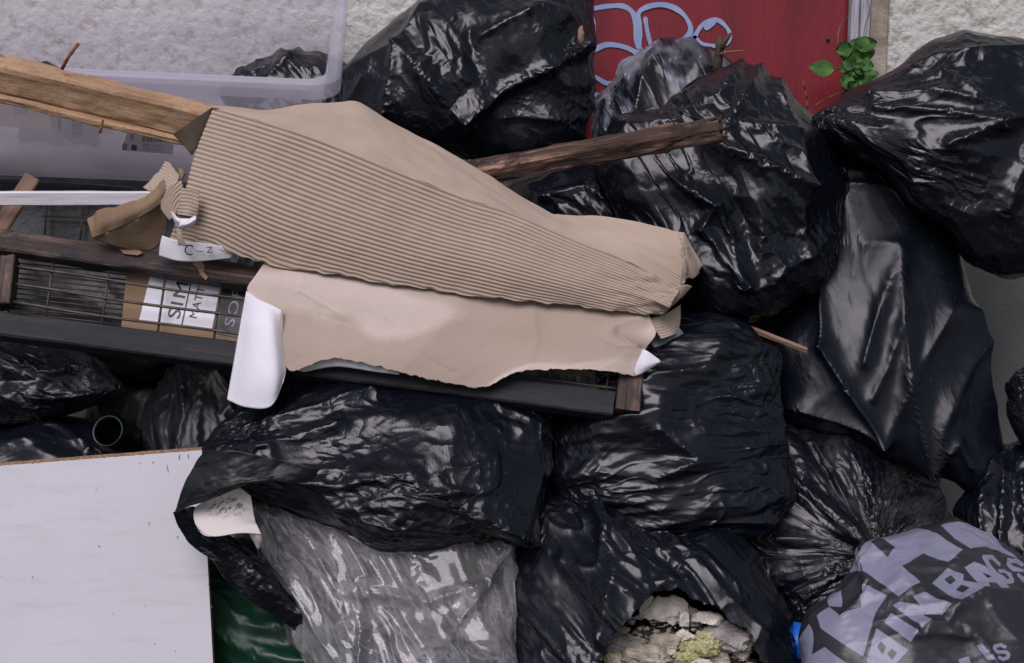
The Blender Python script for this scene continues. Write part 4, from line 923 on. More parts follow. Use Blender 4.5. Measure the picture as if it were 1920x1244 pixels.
# things seen in the gap between the box and the panel
cr_ = thing('crate', fp(240, 460, 0), 'dark blue grey plastic crate with a wire lid in the gap under the storage box', 'crate')
cq = [(-40, 330), (250, 350), (245, 470), (-40, 450)]; f0 = np.array([fp(x, y, -.02) for x, y in cq]); b0 = f0+np.array([0, .12, -.02])
M['crate'] = simple('blue_grey_plastic', (.006, .010, .012), (.016, .022, .025), 9, .5, 30, .006)
bevel(mesh('crate_wall', np.vstack([f0, b0]), Fc, M['crate'], cr_, smooth=False), .01)
V, F, _ = cat_meshes([tube_g([fp(158, 378, -.045), fp(150, 450, -.045)], .0025, 6), tube_g([fp(80, 405, -.045), fp(240, 412, -.045)], .0025, 6), tube_g([fp(88, 370, -.045), fp(84, 440, -.045)], .0025, 6)]); mesh('wire_lid', V, F, M['wire'], cr_)
o = bar('lath', P(-10, 425+20, -.17), P(62, 332, -.13), .012, .040, M['lath'], up=(1, 0, .3), n=30, ruf=.001); info(o, 'short brown lath crossing under the white strip', 'lath')
o = bar('lath', P(-140, 372, -.2), P(292, 372, -.21), .012, .031, M['white_paint'], up=(0, -.2, 1), n=60, ruf=.0006, bev=.002); info(o, 'white painted wooden strip', 'wooden strip')
# ------------------------------------------------------------------ planks, twigs
plk = thing('plank', P(120, 200, -.26), 'thick fresh brown plank with bent nails, lying across the storage box', 'plank')
bar('timber', P(-190, 92, -.27), P(392, 232, -.23), .062, .070, M['plank'], plk, up=(0, -.36, 1), n=180, ruf=.0026, seed=3, bev=.007)
bar('split_edge', P(-190, 133, -.268), P(384, 268, -.232), .059, .015, M['plank'], plk, up=(0, -.36, 1), n=180, ruf=.0022, seed=7, bev=.003)
tube('nail', [P(116, 130, -.28), P(128, 108, -.285), P(147, 82, -.29)], .003, M['rust'], plk, 8, [.0042, .0036, .0036])
tube('nail', [P(193, 225, -.31), P(190, 240, -.315), P(187, 250, -.315)], .003, M['rust'], plk)
rt = thing('timber', P(1120, 290, -.3), 'dark rotten length of timber with splintered end, lying over the bags', 'timber')
bar('rotten_beam', P(800, 340, -.10), P(1352, 243, -.33), .05, .047, M['rotten'], rt, up=(0, -.55, 1), n=160, ruf=.0042, seed=4, bev=.008, nw=9)
for k, (a, b) in enumerate([((1345, 235), (1352, 216)), ((1350, 245), (1368, 236)), ((1350, 255), (1366, 256)), ((1335, 226), (1345, 219))]):
    V, F = tube_g([P(*a, -.335), P(*b, -.345)], .004, 5, [.006, .0012]); mesh('splinter', V, F, M['rotten'], rt)
tw = thing('branch', P(1350, 140, .12), 'broken stub of dead branch standing against the red door', 'branch')
tube('stub', P(*np.array([(1342, 150), (1346, 120), (1350, 90), (1347, 70)]).T, np.array([.14, .13, .12, .12])), .01, M['bark'], tw, 9, [.013, .012, .011, .008])
tube('twig', P(*np.array([(1349, 96), (1358, 80), (1368, 66), (1372, 62)]).T, np.array([.12, .11, .11, .11])), .01, M['bark'], tw, 8, [.009, .007, .005, .002])
tube('twig', P(*np.array([(1346, 104), (1365, 98), (1385, 96), (1402, 95)]).T, np.array([.12, .09, .08, .08])), .004, M['stem'], tw, 6, [.004, .003, .002, .001])
o = bar('wood_splinter', P(1405, 616, -.22), P(1512, 657, -.24), .010, .013, M['lath'], n=30, ruf=.0015, bev=.002, up=(0, -.4, 1)); info(o, 'thin pale splinter of wood poking out above the round pleated bag', 'wood splinter')
o = blob('wood_chip', P(1089, 66, -.145), .02, M['lath'], seed=6, sq=(.35, .3, .95), am=.25); info(o, 'pale chip of wood stuck to the glossy bag by the wall', 'wood chip')

# ------------------------------------------------------------------ corrugated cardboard
cw = thing('corrugated_cardboard', P(800, 590, -.3), 'large folded sheet of tan corrugated cardboard on top of the heap', 'cardboard')
fold = [(400, 202, -.30), (490, 228, -.34), (600, 264, -.36), (750, 325, -.375), (880, 375, -.38), (963, 402, -.385), (1075, 450, -.39), (1160, 485, -.395), (1220, 512, -.395), (1278, 540, -.39)]
hem = [(316, 455, -.33), (400, 464, -.35), (490, 492, -.36), (620, 515, -.38), (760, 537, -.39), (900, 556, -.40), (1020, 568, -.405), (1110, 578, -.41), (1190, 586, -.41), (1245, 590, -.40)]
tuck = [(x, y-14, Y+.05) for x, y, Y in hem]
def mid(t, bul): return [(a[0]*(1-t)+b[0]*t, a[1]*(1-t)+b[1]*t, a[2]*(1-t)+b[2]*t-bul) for a, b in zip(fold, hem)]
m1 = mid(.33, .012); m1[0] = (366, 290, -.32); m2 = mid(.66, .018); m2[0] = (344, 372, -.335)
NU, NV = 200, 300
Wc, Gc = surf([fold, m1, m2, hem], NU, NV)
# fold ends at row NV; add the tucked-under rows
Nn = grid_normals(Wc); gg = guv_of(Wc)
uu = np.linspace(0, 1, NU)[None, :]; vv = gg[..., 1]
tot = vv[-1:, :]; nr = np.interp(uu, [0, .25, .6, .85, 1], [31, 27, 22, 19, 15])   # ribs below the fold
pitch = tot/nr; ph = vv/pitch
wob = .28*vnoise(np.stack([gg[..., 0]*6, ph*.35, ph*0], -1), 8)
rib = .5+.5*np.cos(2*math.pi*(ph+wob*.35)); prof = rib**.8
side = (prof-.5)*pitch*.24
crush = .010*np.clip(uu-.72, 0, 1)/.28*fbm(np.stack([gg[..., 0]*16, ph*.25, ph*0], -1), 6, 3)
Wc = Wc+Nn*(side+.0022*fbm(Wc*11, 9, 3)+crush)[..., None]
rag = (.0030*vnoise(np.stack([gg[..., 0]*60, ph*0, ph*0], -1), 3)+.003*vnoise(np.stack([gg[..., 0]*17, ph*0, ph*0], -1), 5))*np.clip((vv/tot-.9)/.1, 0, 1)
Wc = Wc+UP*rag[..., None]
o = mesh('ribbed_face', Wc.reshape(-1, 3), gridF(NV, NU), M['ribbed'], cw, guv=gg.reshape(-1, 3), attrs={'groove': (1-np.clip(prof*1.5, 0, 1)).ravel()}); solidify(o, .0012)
top = [(397, 200, -.29), (520, 205, -.20), (600, 196, -.14), (668, 192, -.12), (790, 258, -.14), (900, 322, -.17), (1030, 398, -.22), (1060, 402, -.24), (1130, 404, -.26), (1200, 418, -.28), (1284, 437, -.30)]
def align(a, n): return [tuple(r) for r in resample(a, n, True)]
fo2 = [(x, y, Y+.0) for x, y, Y in fold]
tn, fn_ = align(top, 24), align(fo2, 24)
md = [((a[0]+b[0])/2, (a[1]+b[1])/2, (a[2]+b[2])/2-.012) for a, b in zip(tn, fn_)]
def lines(G, g):
    u = np.clip((G[..., 0]-1050)/220, 0, 1)
    return .0011*np.sin(g[..., 1]*1150+8*vnoise(g*np.array([7, 40, 1]), 2))*(.35+u)+u*.006*vnoise(np.stack([g[..., 0]*5, g[..., 1]*60, g[..., 0]*0], -1), 7)+.003*fbm(g*9, 3, 3)
sheet('plain_face', [tn, md, fn_], 200, 120, M['kraft'], cw, th=.0012, disp=lines, edge=0)
# right end flare, torn tongue at the top edge, dark open end at the plank
sheet('end_flap', [[(1272, 434, -.30), (1284, 437, -.30), (1296, 460, -.30), (1319, 500, -.29)], [(1278, 480, -.36), (1284, 490, -.355), (1290, 500, -.34), (1308, 513, -.31)], [(1270, 545, -.385), (1284, 530, -.375), (1287, 520, -.355), (1296, 523, -.33)]], 30, 40, M['kraft'], cw, th=.0012, ruf=.0015, disp=lines)
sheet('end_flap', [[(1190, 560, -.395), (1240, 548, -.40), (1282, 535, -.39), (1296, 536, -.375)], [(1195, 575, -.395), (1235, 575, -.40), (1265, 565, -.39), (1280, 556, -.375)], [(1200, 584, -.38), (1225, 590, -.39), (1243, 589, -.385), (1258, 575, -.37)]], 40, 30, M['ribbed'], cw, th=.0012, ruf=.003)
M['kraft_shade'] = simple('shade_painted_cardboard', (.035, .024, .016), (.065, .045, .03), 20, .9, 120, .001)  # near-black brown: the shade inside the open end, painted into the colour
sheet('open_end', [[(324, 252, -.28), (362, 226, -.285), (398, 202, -.29)], [(340, 268, -.29), (366, 248, -.295), (385, 232, -.30)], [(360, 292, -.31), (364, 284, -.312), (368, 276, -.314)]], 20, 14, M['kraft_shade'], cw, th=.002)
# torn scraps at the left end of the sheet
tc = thing('torn_cardboard', P(250, 470, -.3), 'torn curled piece of brown cardboard beside the corrugated sheet', 'cardboard')
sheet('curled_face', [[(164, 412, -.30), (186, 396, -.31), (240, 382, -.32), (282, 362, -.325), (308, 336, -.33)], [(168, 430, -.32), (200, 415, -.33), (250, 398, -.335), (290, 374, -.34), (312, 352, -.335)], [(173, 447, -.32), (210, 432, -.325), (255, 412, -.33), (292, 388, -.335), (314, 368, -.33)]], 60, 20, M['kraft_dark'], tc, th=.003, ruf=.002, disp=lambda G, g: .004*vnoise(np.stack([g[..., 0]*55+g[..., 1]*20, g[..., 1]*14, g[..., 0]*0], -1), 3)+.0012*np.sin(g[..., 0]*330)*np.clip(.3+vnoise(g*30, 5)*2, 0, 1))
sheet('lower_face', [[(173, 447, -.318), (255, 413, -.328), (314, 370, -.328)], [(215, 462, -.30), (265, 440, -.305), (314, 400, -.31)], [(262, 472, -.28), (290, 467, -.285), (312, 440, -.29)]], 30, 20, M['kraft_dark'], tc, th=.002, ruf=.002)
sheet('ribbed_tongue', [[(268, 352, -.30), (300, 320, -.31), (310, 304, -.31), (318, 308, -.31)], [(285, 362, -.32), (306, 342, -.33), (320, 326, -.33), (330, 322, -.325)], [(302, 372, -.33), (316, 356, -.34), (332, 342, -.34), (336, 330, -.33)]], 30, 60, M['kraft'], tc, th=.002, disp=lambda G, g: .0018*np.sin(g[..., 0]*900))
fs = lambda G, g: .0010*np.sin(g[..., 1]*800+g[..., 0]*350)
sheet('folded_tab', [[(302, 378, -.365), (320, 348, -.37), (340, 339, -.372)], [(303, 394, -.365), (322, 372, -.371), (344, 355, -.374)], [(318, 414, -.365), (333, 396, -.371), (346, 370, -.374)]], 24, 60, M['kraft'], tc, th=.002, disp=fs)
sheet('folded_tab', [[(340, 354, -.376), (356, 355, -.377), (373, 361, -.376)], [(336, 378, -.377), (354, 380, -.378), (373, 384, -.377)], [(332, 402, -.37), (352, 405, -.38), (370, 408, -.37)]], 24, 60, M['kraft'], tc, th=.002, disp=lambda G, g: .0006*np.sin(g[..., 1]*800))
V, F = tube_g([P(338, 318, -.31), P(342, 326, -.32), P(338, 340, -.33)], .006, 8, [.006, .007, .004])
mesh('frayed_hole', V, F, M['kraft_dark'], tc)
pp = thing('torn_paper', P(340, 470, -.37), 'small curled scrap of torn white paper at the corner of the corrugated sheet', 'paper')
sheet('paper_curl', [[(320, 396, -.385), (326, 400, -.39), (332, 408, -.39)], [(325, 412, -.385), (332, 414, -.395), (340, 410, -.395)], [(333, 428, -.38), (350, 424, -.40), (368, 410, -.40)]], 20, 20, M['white_card'], pp, th=.0006)
sheet('paper_curl', [[(338, 414, -.39), (352, 412, -.40), (366, 404, -.41)], [(336, 422, -.40), (352, 420, -.42), (368, 411, -.42)], [(334, 430, -.39), (352, 428, -.40), (367, 418, -.405)]], 20, 12, M['white_card'], pp, th=.0006)
sheet('paper_strip', [[(331, 428, -.385), (342, 430, -.385)], [(332, 445, -.385), (343, 446, -.385)], [(334, 460, -.38), (352, 462, -.38)]], 8, 12, M['kraft'], pp, th=.0006)
ph_ = thing('printed_card', P(370, 500, -.3), 'white printed card sticking out over the top rail of the wire panel', 'card')
sheet('card', [[(304, 442, -.325), (335, 452, -.35), (380, 456, -.355), (434, 466, -.355)], [(300, 460, -.325), (335, 470, -.345), (380, 474, -.352), (436, 474, -.35)], [(298, 480, -.32), (335, 490, -.34), (380, 490, -.345), (434, 484, -.345)]], 30, 16, M['white_card'], ph_, th=.001)
fy = lambda x, y: np.full(np.shape(x), -.3612)
text_on('lettering', 'C', [(345, 478), (361, 480), (363, 460), (347, 458)], fy, M['print_black'], ph_)
text_on('lettering', 'N', [(399, 474), (398, 463), (387, 464), (388, 475)], fy, M['print_black'], ph_)
flat_on('rule_line', [[(366, 470), (382, 472), (382, 473.5), (366, 471.5)]], fy, M['print_black'], ph_)

# ------------------------------------------------------------------ smooth kraft sheet with white back
ks = thing('kraft_sheet', P(800, 725, -.5), 'smooth tan kraft sheet with torn lower edge and white back, draped over the wire panel', 'cardboard')
r0 = [(496, 492, -.345), (560, 498, -.35), (640, 508, -.352), (800, 530, -.362), (920, 544, -.368), (1050, 556, -.372), (1130, 562, -.378), (1210, 576, -.38)]
r1 = [(480, 515, -.385), (560, 532, -.395), (640, 548, -.40), (800, 572, -.405), (920, 588, -.405), (1050, 598, -.41), (1130, 602, -.41), (1222, 604, -.40)]
r2 = [(464, 546, -.40), (552, 590, -.42), (640, 610, -.43), (800, 622, -.435), (920, 635, -.43), (1050, 636, -.44), (1130, 636, -.44), (1230, 626, -.425)]
r3 = [(500, 566, -.42), (545, 640, -.455), (640, 650, -.465), (800, 668, -.465), (920, 680, -.46), (1050, 664, -.46), (1130, 668, -.46), (1212, 655, -.44)]
r4 = [(530, 582, -.43), (540, 693, -.475), (632, 673, -.48), (800, 710, -.485), (905, 726, -.485), (975, 697, -.48), (1110, 693, -.475), (1190, 706, -.455)]
def dents(G, g):
    d = -.008*np.exp(-(((G[..., 0]-940)/70)**2+((G[..., 1]-578)/22)**2))+.006*np.exp(-(((G[..., 0]-990)/30)**2+((G[..., 1]-620)/60)**2))
    d = d-.012*np.exp(-seg_dist(G[..., 0], G[..., 1], [(1160, 625), (1205, 655)])/9)+.010*np.exp(-seg_dist(G[..., 0], G[..., 1], [(1150, 615), (1200, 600)])/14)
    d = d+.006*np.exp(-seg_dist(G[..., 0], G[..., 1], [(850, 590), (750, 700)])/40)-.003*np.exp(-seg_dist(G[..., 0], G[..., 1], [(600, 590), (680, 615)])/8)
    for pts, am, w in (([(560, 545), (640, 590), (690, 650)], .0030, 3.5), ([(720, 600), (770, 655), (850, 700)], -.0026, 4), ([(1000, 590), (1008, 640), (990, 690)], .0026, 4), ([(850, 600), (900, 650)], .0022, 3), ([(1090, 620), (1160, 650), (1195, 648)], .0028, 3.5), ([(600, 630), (660, 640)], -.002, 3)):
        d = d+am*np.exp(-seg_dist(G[..., 0], G[..., 1], pts)/w)
    return d+.0026*fbm(g*8, 12, 4)
sheet('kraft_face', [r0, r1, r2, r3, r4], 220, 120, M['kraft_stained'], ks, th=.0012, disp=dents, edge=2.2, seed=4)
sheet('white_flap', [[(462, 546, -.402), (486, 562, -.415), (508, 572, -.425), (527, 582, -.432)], [(450, 610, -.42), (478, 615, -.46), (512, 620, -.47), (538, 645, -.44)], [(436, 690, -.45), (470, 700, -.50), (515, 705, -.51), (537, 690, -.47)], [(426, 750, -.47), (462, 764, -.51), (508, 762, -.52), (532, 715, -.49)]], 50, 60, M['white_card'], ks, th=.0012, ruf=.001)
sheet('white_flap', [[(540, 690, -.458), (620, 672, -.465), (700, 684, -.468), (750, 700, -.468)], [(570, 698, -.455), (630, 688, -.46), (700, 697, -.465), (748, 703, -.467)]], 30, 6, M['white_card'], ks, th=.001)
sheet('white_flap', [[(1206, 655, -.445), (1216, 660, -.45), (1238, 676, -.45)], [(1192, 684, -.45), (1210, 685, -.46), (1238, 678, -.452)], [(1188, 706, -.45), (1205, 700, -.455), (1239, 679, -.45)]], 12, 14, M['white_card'], ks, th=.001)
sheet('side_flap', [[(1216, 598, -.385), (1245, 590, -.37), (1276, 572, -.33)], [(1228, 618, -.395), (1250, 612, -.375), (1276, 600, -.335)], [(1240, 636, -.40), (1262, 628, -.38), (1272, 622, -.345)]], 20, 30, M['kraft'], ks, th=.001, disp=lambda G, g: .001*np.sin(g[..., 1]*900))
o = tube('plastic_pipe', [P(1190, 688, -.36), P(1225, 660, -.35), P(1268, 618, -.33)], .028, M['pipe'], k=28); info(o, 'short grey plastic pipe under the end of the kraft sheet', 'pipe')
o = sheet('card_sliver', [[(1272, 622, -.30), (1280, 618, -.30)], [(1256, 664, -.31), (1280, 668, -.31)]], 8, 14, M['kraft'], th=.002); info(o, 'thin upright sliver of tan card beside the grey pipe', 'card')

# ------------------------------------------------------------------ white board
bd = thing('board', P(150, 1400, -.5), 'white melamine chipboard panel with chipped brown top edge, leaning at the front', 'board')
cq = [(-330, 896), (378, 841), (404, 1262), (412, 1430)]
def bp(x, y): return P(x, y, -.52-.10*(y-840)/600)
a, b_, c_ = bp(-330, 896), bp(378, 841), bp(409, 1425); d_ = a+(c_-b_); 
nb_ = np.cross(b_-a, c_-b_); nb_ /= np.linalg.norm(nb_)
if nb_[1] > 0: nb_ = -nb_
n_ = 160; Vt = []; rr = np.random.RandomState(2)
tops = [a+(b_-a)*t-np.array([0, 0, 1])*(.0016*abs(vnoise(np.array([[t*90, 0, 0]]), 3)[0])+.0012*rr.rand()*(rr.rand() > .6)) for t in np.linspace(0, 1, n_)]
bots = [d_+(c_-d_)*t for t in np.linspace(0, 1, n_)]
V = np.array(tops+bots+[p-nb_*.016 for p in tops]+[p-nb_*.016 for p in bots]); F = []
mi = []
for i in range(n_-1):
    F += [(i, n_+i, n_+i+1, i+1)]; mi.append(0)
    F += [(2*n_+i, 2*n_+i+1, 3*n_+i+1, 3*n_+i)]; mi.append(0)
    F += [(n_+i, 3*n_+i, 3*n_+i+1, n_+i+1)]; mi.append(1)
F += [(0, 2*n_, 3*n_, n_), (n_-1, 2*n_-1, 4*n_-1, 3*n_-1)]; mi += [1, 1]
V2 = V.copy(); V2[:, 2] = np.maximum(V2[:, 2], .002)
mesh('panel', V2, F, None, bd, smooth=False, mats=[M['melamine'], M['chip']], midx=mi)
mk = []
for x, y, dx, dy, w in ((336, 853, -1, 9, 1.5), (352, 852, 1, 8, 1.5), (312, 872, 3, 14, 1.2), (286, 866, 0, 3, 2), (332, 1006, 0, 3, 2), (395, 1135, 1, 5, 2), (260, 868, 2, 2, 1.6), (140, 945, 6, 1, 1), (60, 1080, 1, 5, 1), (210, 1150, 3, 2, 1.4), (328, 1220, 1, 3, 1.2)):
    mk.append([(x, y), (x+w, y), (x+dx+w, y+dy), (x+dx, y+dy)])
def boardY(x, y):
    x, y = np.asarray(x, float), np.asarray(y, float); Y = np.full(x.shape, -.55)
    for _ in range(12):
        W = P(x, y, Y); Y = a[1]-(nb_[0]*(W[..., 0]-a[0])+nb_[2]*(W[..., 2]-a[2]))/nb_[1]
    return Y-.0008
for m_ in mk: flat_on('scuff', [m_], boardY, M['scuff'], bd)
# bare chipboard top edge, a hair higher than the skin
up_ = np.array([0, 0, 1]); Ve, Fe = [], []
for i in range(n_):
    hgt = .0035+.002*vnoise(np.array([[i*.55, 0, 7]]), 2)[0]+.0012*rr.rand()
    p = a+(b_-a)*(i/(n_-1))
    Ve += [p+nb_*.0006-up_*.0036-up_*.002*rr.rand()*(rr.rand() > .7), p+nb_*.0003+up_*(hgt*.6), p-nb_*.0165+up_*(hgt*.4), p-nb_*.0165-up_*.004]
for i in range(n_-1):
    for j in range(3): Fe.append((i*4+j, (i+1)*4+j, (i+1)*4+j+1, i*4+j+1))
mesh('chipped_edge', np.array(Ve), Fe, M['chip'], bd, smooth=False)
# film tail of the creased bag hanging over the board corner, and the vinyl curl in it
def grime_disp(am): return lambda G, g: am*fbm(g*16, 31, 4)
tail = sheet('film_tail', [[(384, 846, -.66), (440, 846, -.68), (520, 862, -.68), (600, 880, -.67)], [(365, 868, -.655), (430, 885, -.69), (500, 895, -.69), (575, 905, -.67)], [(344, 915, -.655), (390, 920, -.685), (440, 908, -.70), (505, 893, -.69)], [(324, 965, -.65), (352, 950, -.67), (392, 938, -.69), (452, 908, -.69)]], 70, 60, M['film_matte'], None, th=.0008, crumple=.06, disp=grime_disp(.006))
info(tail, 'torn flap of black film folded over the corner of the white board', 'plastic film')
tl2 = sheet('film_tail', [[(324, 962, -.652), (345, 955, -.655), (364, 950, -.64), (372, 960, -.62)], [(340, 1000, -.64), (370, 995, -.645), (395, 1000, -.63), (440, 1010, -.60)], [(395, 1052, -.62), (420, 1045, -.63), (450, 1040, -.62), (490, 1050, -.60)], [(440, 1105, -.62), (475, 1100, -.63), (510, 1100, -.62), (545, 1120, -.60)], [(560, 1190, -.62), (590, 1190, -.63), (620, 1195, -.62), (650, 1210, -.60)]], 50, 110, M['film_grime'], None, th=.0008, crumple=.08, disp=grime_disp(.008))
info(tl2, 'long slack tail of black film running down from the board edge under the clear bag', 'plastic film')
vr = [[(392, 938, -.66), (420, 925, -.665), (446, 915, -.66), (470, 930, -.65)], [(366, 952, -.64), (400, 955, -.655), (440, 955, -.655), (478, 975, -.655)], [(364, 975, -.655), (385, 1000, -.69), (440, 990, -.69), (482, 985, -.68)], [(372, 992, -.685), (400, 1006, -.70), (450, 1000, -.70), (490, 1002, -.69)]]
W, G = surf(vr, 50, 50); mo = np.exp(-(((G[..., 0]-425)/32)**2+((G[..., 1]-948)/16)**2)); g = guv_of(W)
o = mesh('vinyl_offcut', W.reshape(-1, 3), gridF(50, 50), M['vinyl'], guv=g.reshape(-1, 3), attrs={'mould': np.clip(mo*1.3, 0, 1).ravel()}); solidify(o, .002); info(o, 'curled white vinyl offcut with specks of mould in the black film mouth', 'vinyl sheet')
o = sheet('vinyl_offcut', [[(466, 1000, -.68), (478, 997, -.69), (490, 1003, -.685)], [(474, 1012, -.675), (484, 1012, -.685), (491, 1016, -.68)], [(483, 1030, -.665), (487, 1028, -.67), (489, 1022, -.67)]], 10, 12, M['vinyl'], th=.002); info(o, 'small folded corner of white vinyl at the rim of the clear bag', 'vinyl sheet')

# ------------------------------------------------------------------ contents of the clear bag, jar, rubble
for k, (x, y, Y, r, sq, m, lab) in enumerate([(640, 1060, -.50, .085, (1.5, .7, .8), 'waste', 'grey dusty lump low inside the clear bag, near its black folded edge'), (830, 1045, -.52, .09, (1.4, .6, .8), 'moss', 'mossy grey lump at the top of the clear bag'), (760, 1150, -.55, .10, (1.5, .6, .8), 'waste', 'big brownish lump in the middle of the clear bag'), (900, 1180, -.52, .075, (.9, .6, 1.3), 'waste', 'pale lump inside the clear bag, by the split bag')]):
    o = blob('waste_lump', P(x, y, Y+.03), r, M[m], seed=k+40, sq=sq, am=.3, lvl=5); info(o, lab, 'waste')
jar = thing('jar', P(202, 815, -.36), 'dark green glass jar lying mouth outwards in shade', 'jar')
jc, jx = P(201, 808, -.37), None
ax = np.array([-.15, -.85, .45]); ax /= np.linalg.norm(ax); ja = np.cross(ax, [0, 0, 1]); ja /= np.linalg.norm(ja); jb = np.cross(ax, ja)
def ring(r, d, k=40): return np.array([jc+ax*d+(ja*math.cos(t)+jb*math.sin(t))*r for t in np.linspace(0, 2*math.pi, k, endpoint=False)])
V, F = loft([ring(.030, -.005), ring(.034, 0), ring(.036, -.003), ring(.036, -.02), ring(.04, -.03), ring(.042, -.10), ring(.038, -.108), ring(.01, -.11)])
mesh('glass_body', V, F, M['glass'], jar)
V, F = loft([ring(.030, -.004), ring(.028, -.02), ring(.036, -.04), ring(.036, -.095), ring(.005, -.10)]); mesh('glass_inside', V, F, M['glass'], jar)
rub = blob('rubble', P(1275, 1270, -.50), .15, M['rubble'], seed=60, sq=(1.05, .35, .9), am=.25, lvl=5, fr=3.5); info(rub, kind='stuff'); info(rub, 'mass of crumbled mortar and dust inside the split bag', 'rubble')
spots = [(1180, 1215, 27, 'rubble2', 'grey lump at the lower end of the torn edge, the biggest there'), (1152, 1200, 15, 'rubble2', 'small grey lump touching the torn edge at mid height'), (1212, 1232, 30, 'crust', 'flat mortar slab with mossy front, under the dark gap'),
         (1250, 1212, 24, 'rubble', 'brown mortar lump behind the mossy slab'), (1368, 1200, 34, 'rubble2', 'long grey brick lump beside the wool, the largest lump in the hole'), (1333, 1160, 20, 'plaster', 'pale rounded plaster lump high under the right edge of the hole'),
         (1392, 1226, 15, 'plaster', 'small chalky lump at the low right edge of the hole'), (1160, 1238, 13, 'plaster', 'chalky pebble next to the pale wool tuft'), (1245, 1240, 13, 'rubble', 'little brown lump below the mossy slab'),
         (1347, 1236, 18, 'rubble', 'brown lump just below the long grey brick lump'), (1283, 1192, 13, 'plaster', 'small whitish lump above the yellow green wool'), (1195, 1244, 12, 'rubble2', 'grey pebble at the bottom of the hole under the mossy slab'),
         (1270, 1246, 16, 'rubble2', 'grey lump under the greenish wool tuft'), (1408, 1250, 14, 'rubble2', 'grey pebble in the lowest corner of the hole'), (1318, 1246, 15, 'plaster', 'white flat lump at the bottom edge below the yellow green wool'),
         (1166, 1180, 12, 'rubble', 'brown crumb high against the torn edge'), (1340, 1190, 12, 'plaster', 'pale crumb between the pale rounded lump and the long grey lump')]
for k, (x, y, r, m, lab) in enumerate(spots):
    D, F, _ = LV[5]; rs = np.random.RandomState(k+5); s = np.full(len(D), 1.15)
    for q in range(16):
        d = rs.randn(3); d /= np.linalg.norm(d); s = np.minimum(s, (.55+.35*rs.rand())/np.maximum(D @ d, .05))
    sq = np.array([1.25, .8, .7]) if m != 'crust' else np.array([1.7, .8, .55])
    V = D*(s*(1+.10*fbm(D*4, k, 5)+.05*vnoise(D*17, k)))[:, None]*r*.00112*sq*1.2+P(x, y, -.625-.01*(k % 3)-(y-1190)*.0006)
    info(mesh('rubble_lump', V, F, M['rubble' if m == 'crust' else m]), lab, 'rubble', 'lumps of rubble in the split bag')
rs = np.random.RandomState(3); parts = []
D, F, _ = LV[1]
for k in range(420):
    x, y = rs.uniform(1138, 1412), rs.uniform(1165, 1262)
    if not in_poly(np.array([x]), np.array([y]), hole)[0]: continue
    r = (.0015+.0065*rs.rand()**3)
    parts.append((D*(1+.35*rs.randn(len(D), 1)*.6)*r*np.array([1.3, .9, .8])+P(x, y, -.60-.03*rs.rand()-(y-1190)*.0006), F))
V, F, _ = cat_meshes(parts); info(mesh('rubble_crumbs', V, F, M['crumb']), 'crumbs and grit scattered over the rubble in the torn hole', 'rubble', kind='stuff')
parts = []
for k in range(26):
    x, y, a = rs.uniform(1150, 1400), rs.uniform(1170, 1244), rs.uniform(-.3, 1.2); L = rs.uniform(10, 38)
    if x > 1240 and y < 1200 and x < 1300: continue
    p0, p1 = P(x, y, -.655), P(x+L*math.cos(a), y+L*math.sin(a), -.65-.02*rs.rand()); mdp = (p0+p1)/2+np.array([0, 0, .006*rs.randn()]); parts.append(tube_g([p0, mdp, p1], .0007, 4))
V, F, _ = cat_meshes(parts); info(mesh('straw', V, F, M['straw']), 'dry straw and fibres strewn over the rubble in the torn hole', 'straw', kind='stuff')
def plate(name, pts, Y, lab, mat='plaster', bul=.012, th=.007, seed=0):
    rows = pts; W, G = surf([[(x, y, Y) for x, y in r] for r in rows], 40, 30); N = grid_normals(W)
    W = W+N*(bul*1.3*fbm(W*26, seed, 5)*.7)[..., None]
    W = W+UP*(.006*vnoise(W*70, seed+3)+.003*vnoise(W*200, seed+4))[..., None]
    o = mesh(name, W.reshape(-1, 3), gridF(30, 40), M[mat], guv=guv_of(W).reshape(-1, 3)); solidify(o, th); return info(o, lab, 'plaster')
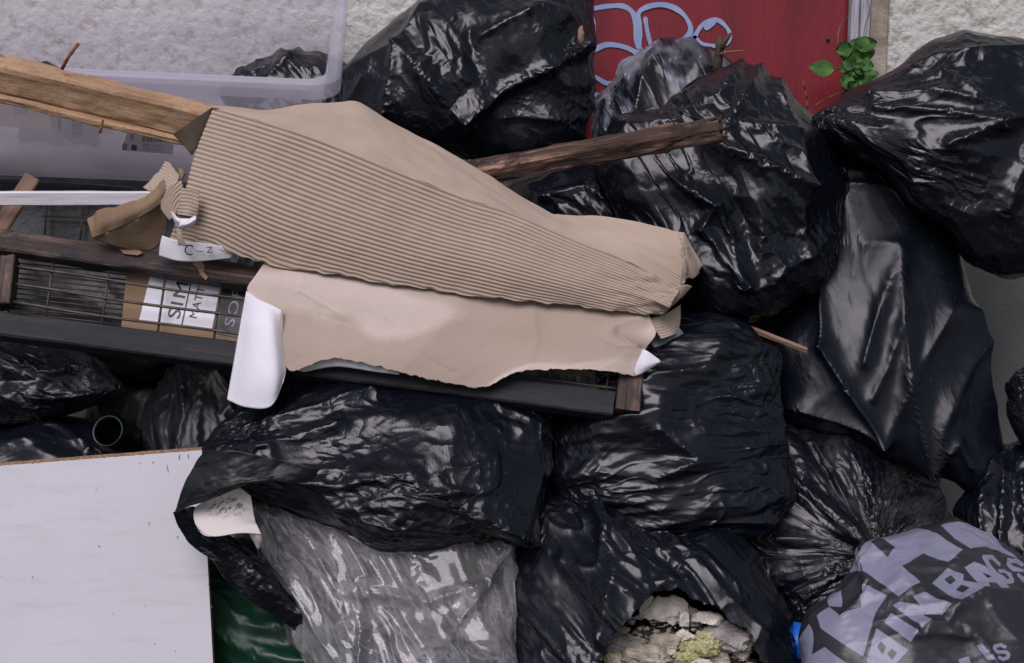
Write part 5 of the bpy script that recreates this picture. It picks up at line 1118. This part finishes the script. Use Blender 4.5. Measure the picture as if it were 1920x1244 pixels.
plate('plaster_piece', [[(1215, 1135), (1240, 1122), (1270, 1120), (1290, 1135)], [(1195, 1150), (1235, 1140), (1265, 1142), (1292, 1155)], [(1176, 1162), (1225, 1156), (1258, 1166), (1292, 1172)]], -.60, 'broken cream plaster shard, biggest one across the top of the torn hole')
plate('plaster_piece', [[(1212, 1116), (1220, 1115), (1226, 1118)], [(1203, 1130), (1212, 1134), (1218, 1130)], [(1198, 1146), (1204, 1148), (1208, 1144)]], -.63, 'narrow upright plaster shard at the top lip of the torn hole', th=.005, bul=.004)
plate('plaster_piece', [[(1276, 1142), (1284, 1144), (1291, 1150)], [(1274, 1156), (1284, 1158), (1292, 1162)], [(1274, 1172), (1283, 1173), (1292, 1174)]], -.625, 'smooth white plaster shard with a crack, right of the biggest shard', bul=.003, seed=4)
plate('plaster_piece', [[(1292, 1140), (1305, 1145), (1316, 1155)], [(1292, 1156), (1304, 1160), (1317, 1166)], [(1293, 1172), (1305, 1174), (1316, 1175)]], -.60, 'grey shaded slab of plaster beside the white cracked shard', mat='rubble2', bul=.004, seed=7)
for k, (x, y, r, lab) in enumerate([(1312, 1215, 30, 'tuft of yellow green insulation wool in the middle of the torn hole'), (1155, 1244, 20, 'pale yellow tuft of insulation wool at the bottom of the torn hole'), (1285, 1236, 14, 'small greenish tuft of insulation next to the big yellow tuft')]):
    rs = np.random.RandomState(k+30); parts = []
    for q in range(7 if r > 18 else 4):      # several loose clumps matted together
        D, F, _ = LV[4]; c0 = P(x+rs.randn()*r*.55, y+rs.randn()*r*.4, -.66); rr_ = r*.00115*rs.uniform(.3, .6)
        parts.append((D*(1+.4*fbm(D*2.3, k*9+q, 4))[:, None]*rr_*np.array([1.2, .6, .8])+c0, F))
        for _ in range(240):                 # fibre flakes standing off the clump
            d = rs.randn(3); d /= np.linalg.norm(d); p = c0+d*rr_*np.array([1.2, .6, .8])*rs.uniform(.9, 1.25); t1 = rs.randn(3); t1 *= rs.uniform(.0015, .0045)/np.linalg.norm(t1); t2 = np.cross(t1, d)*.35
            parts.append((np.array([p-t1, p+t2, p+t1, p-t2]), [(0, 1, 2, 3)]))
    V, F, _ = cat_meshes(parts); info(mesh('insulation_tuft', V, F, M['tuft'], smooth=False), lab, 'insulation')
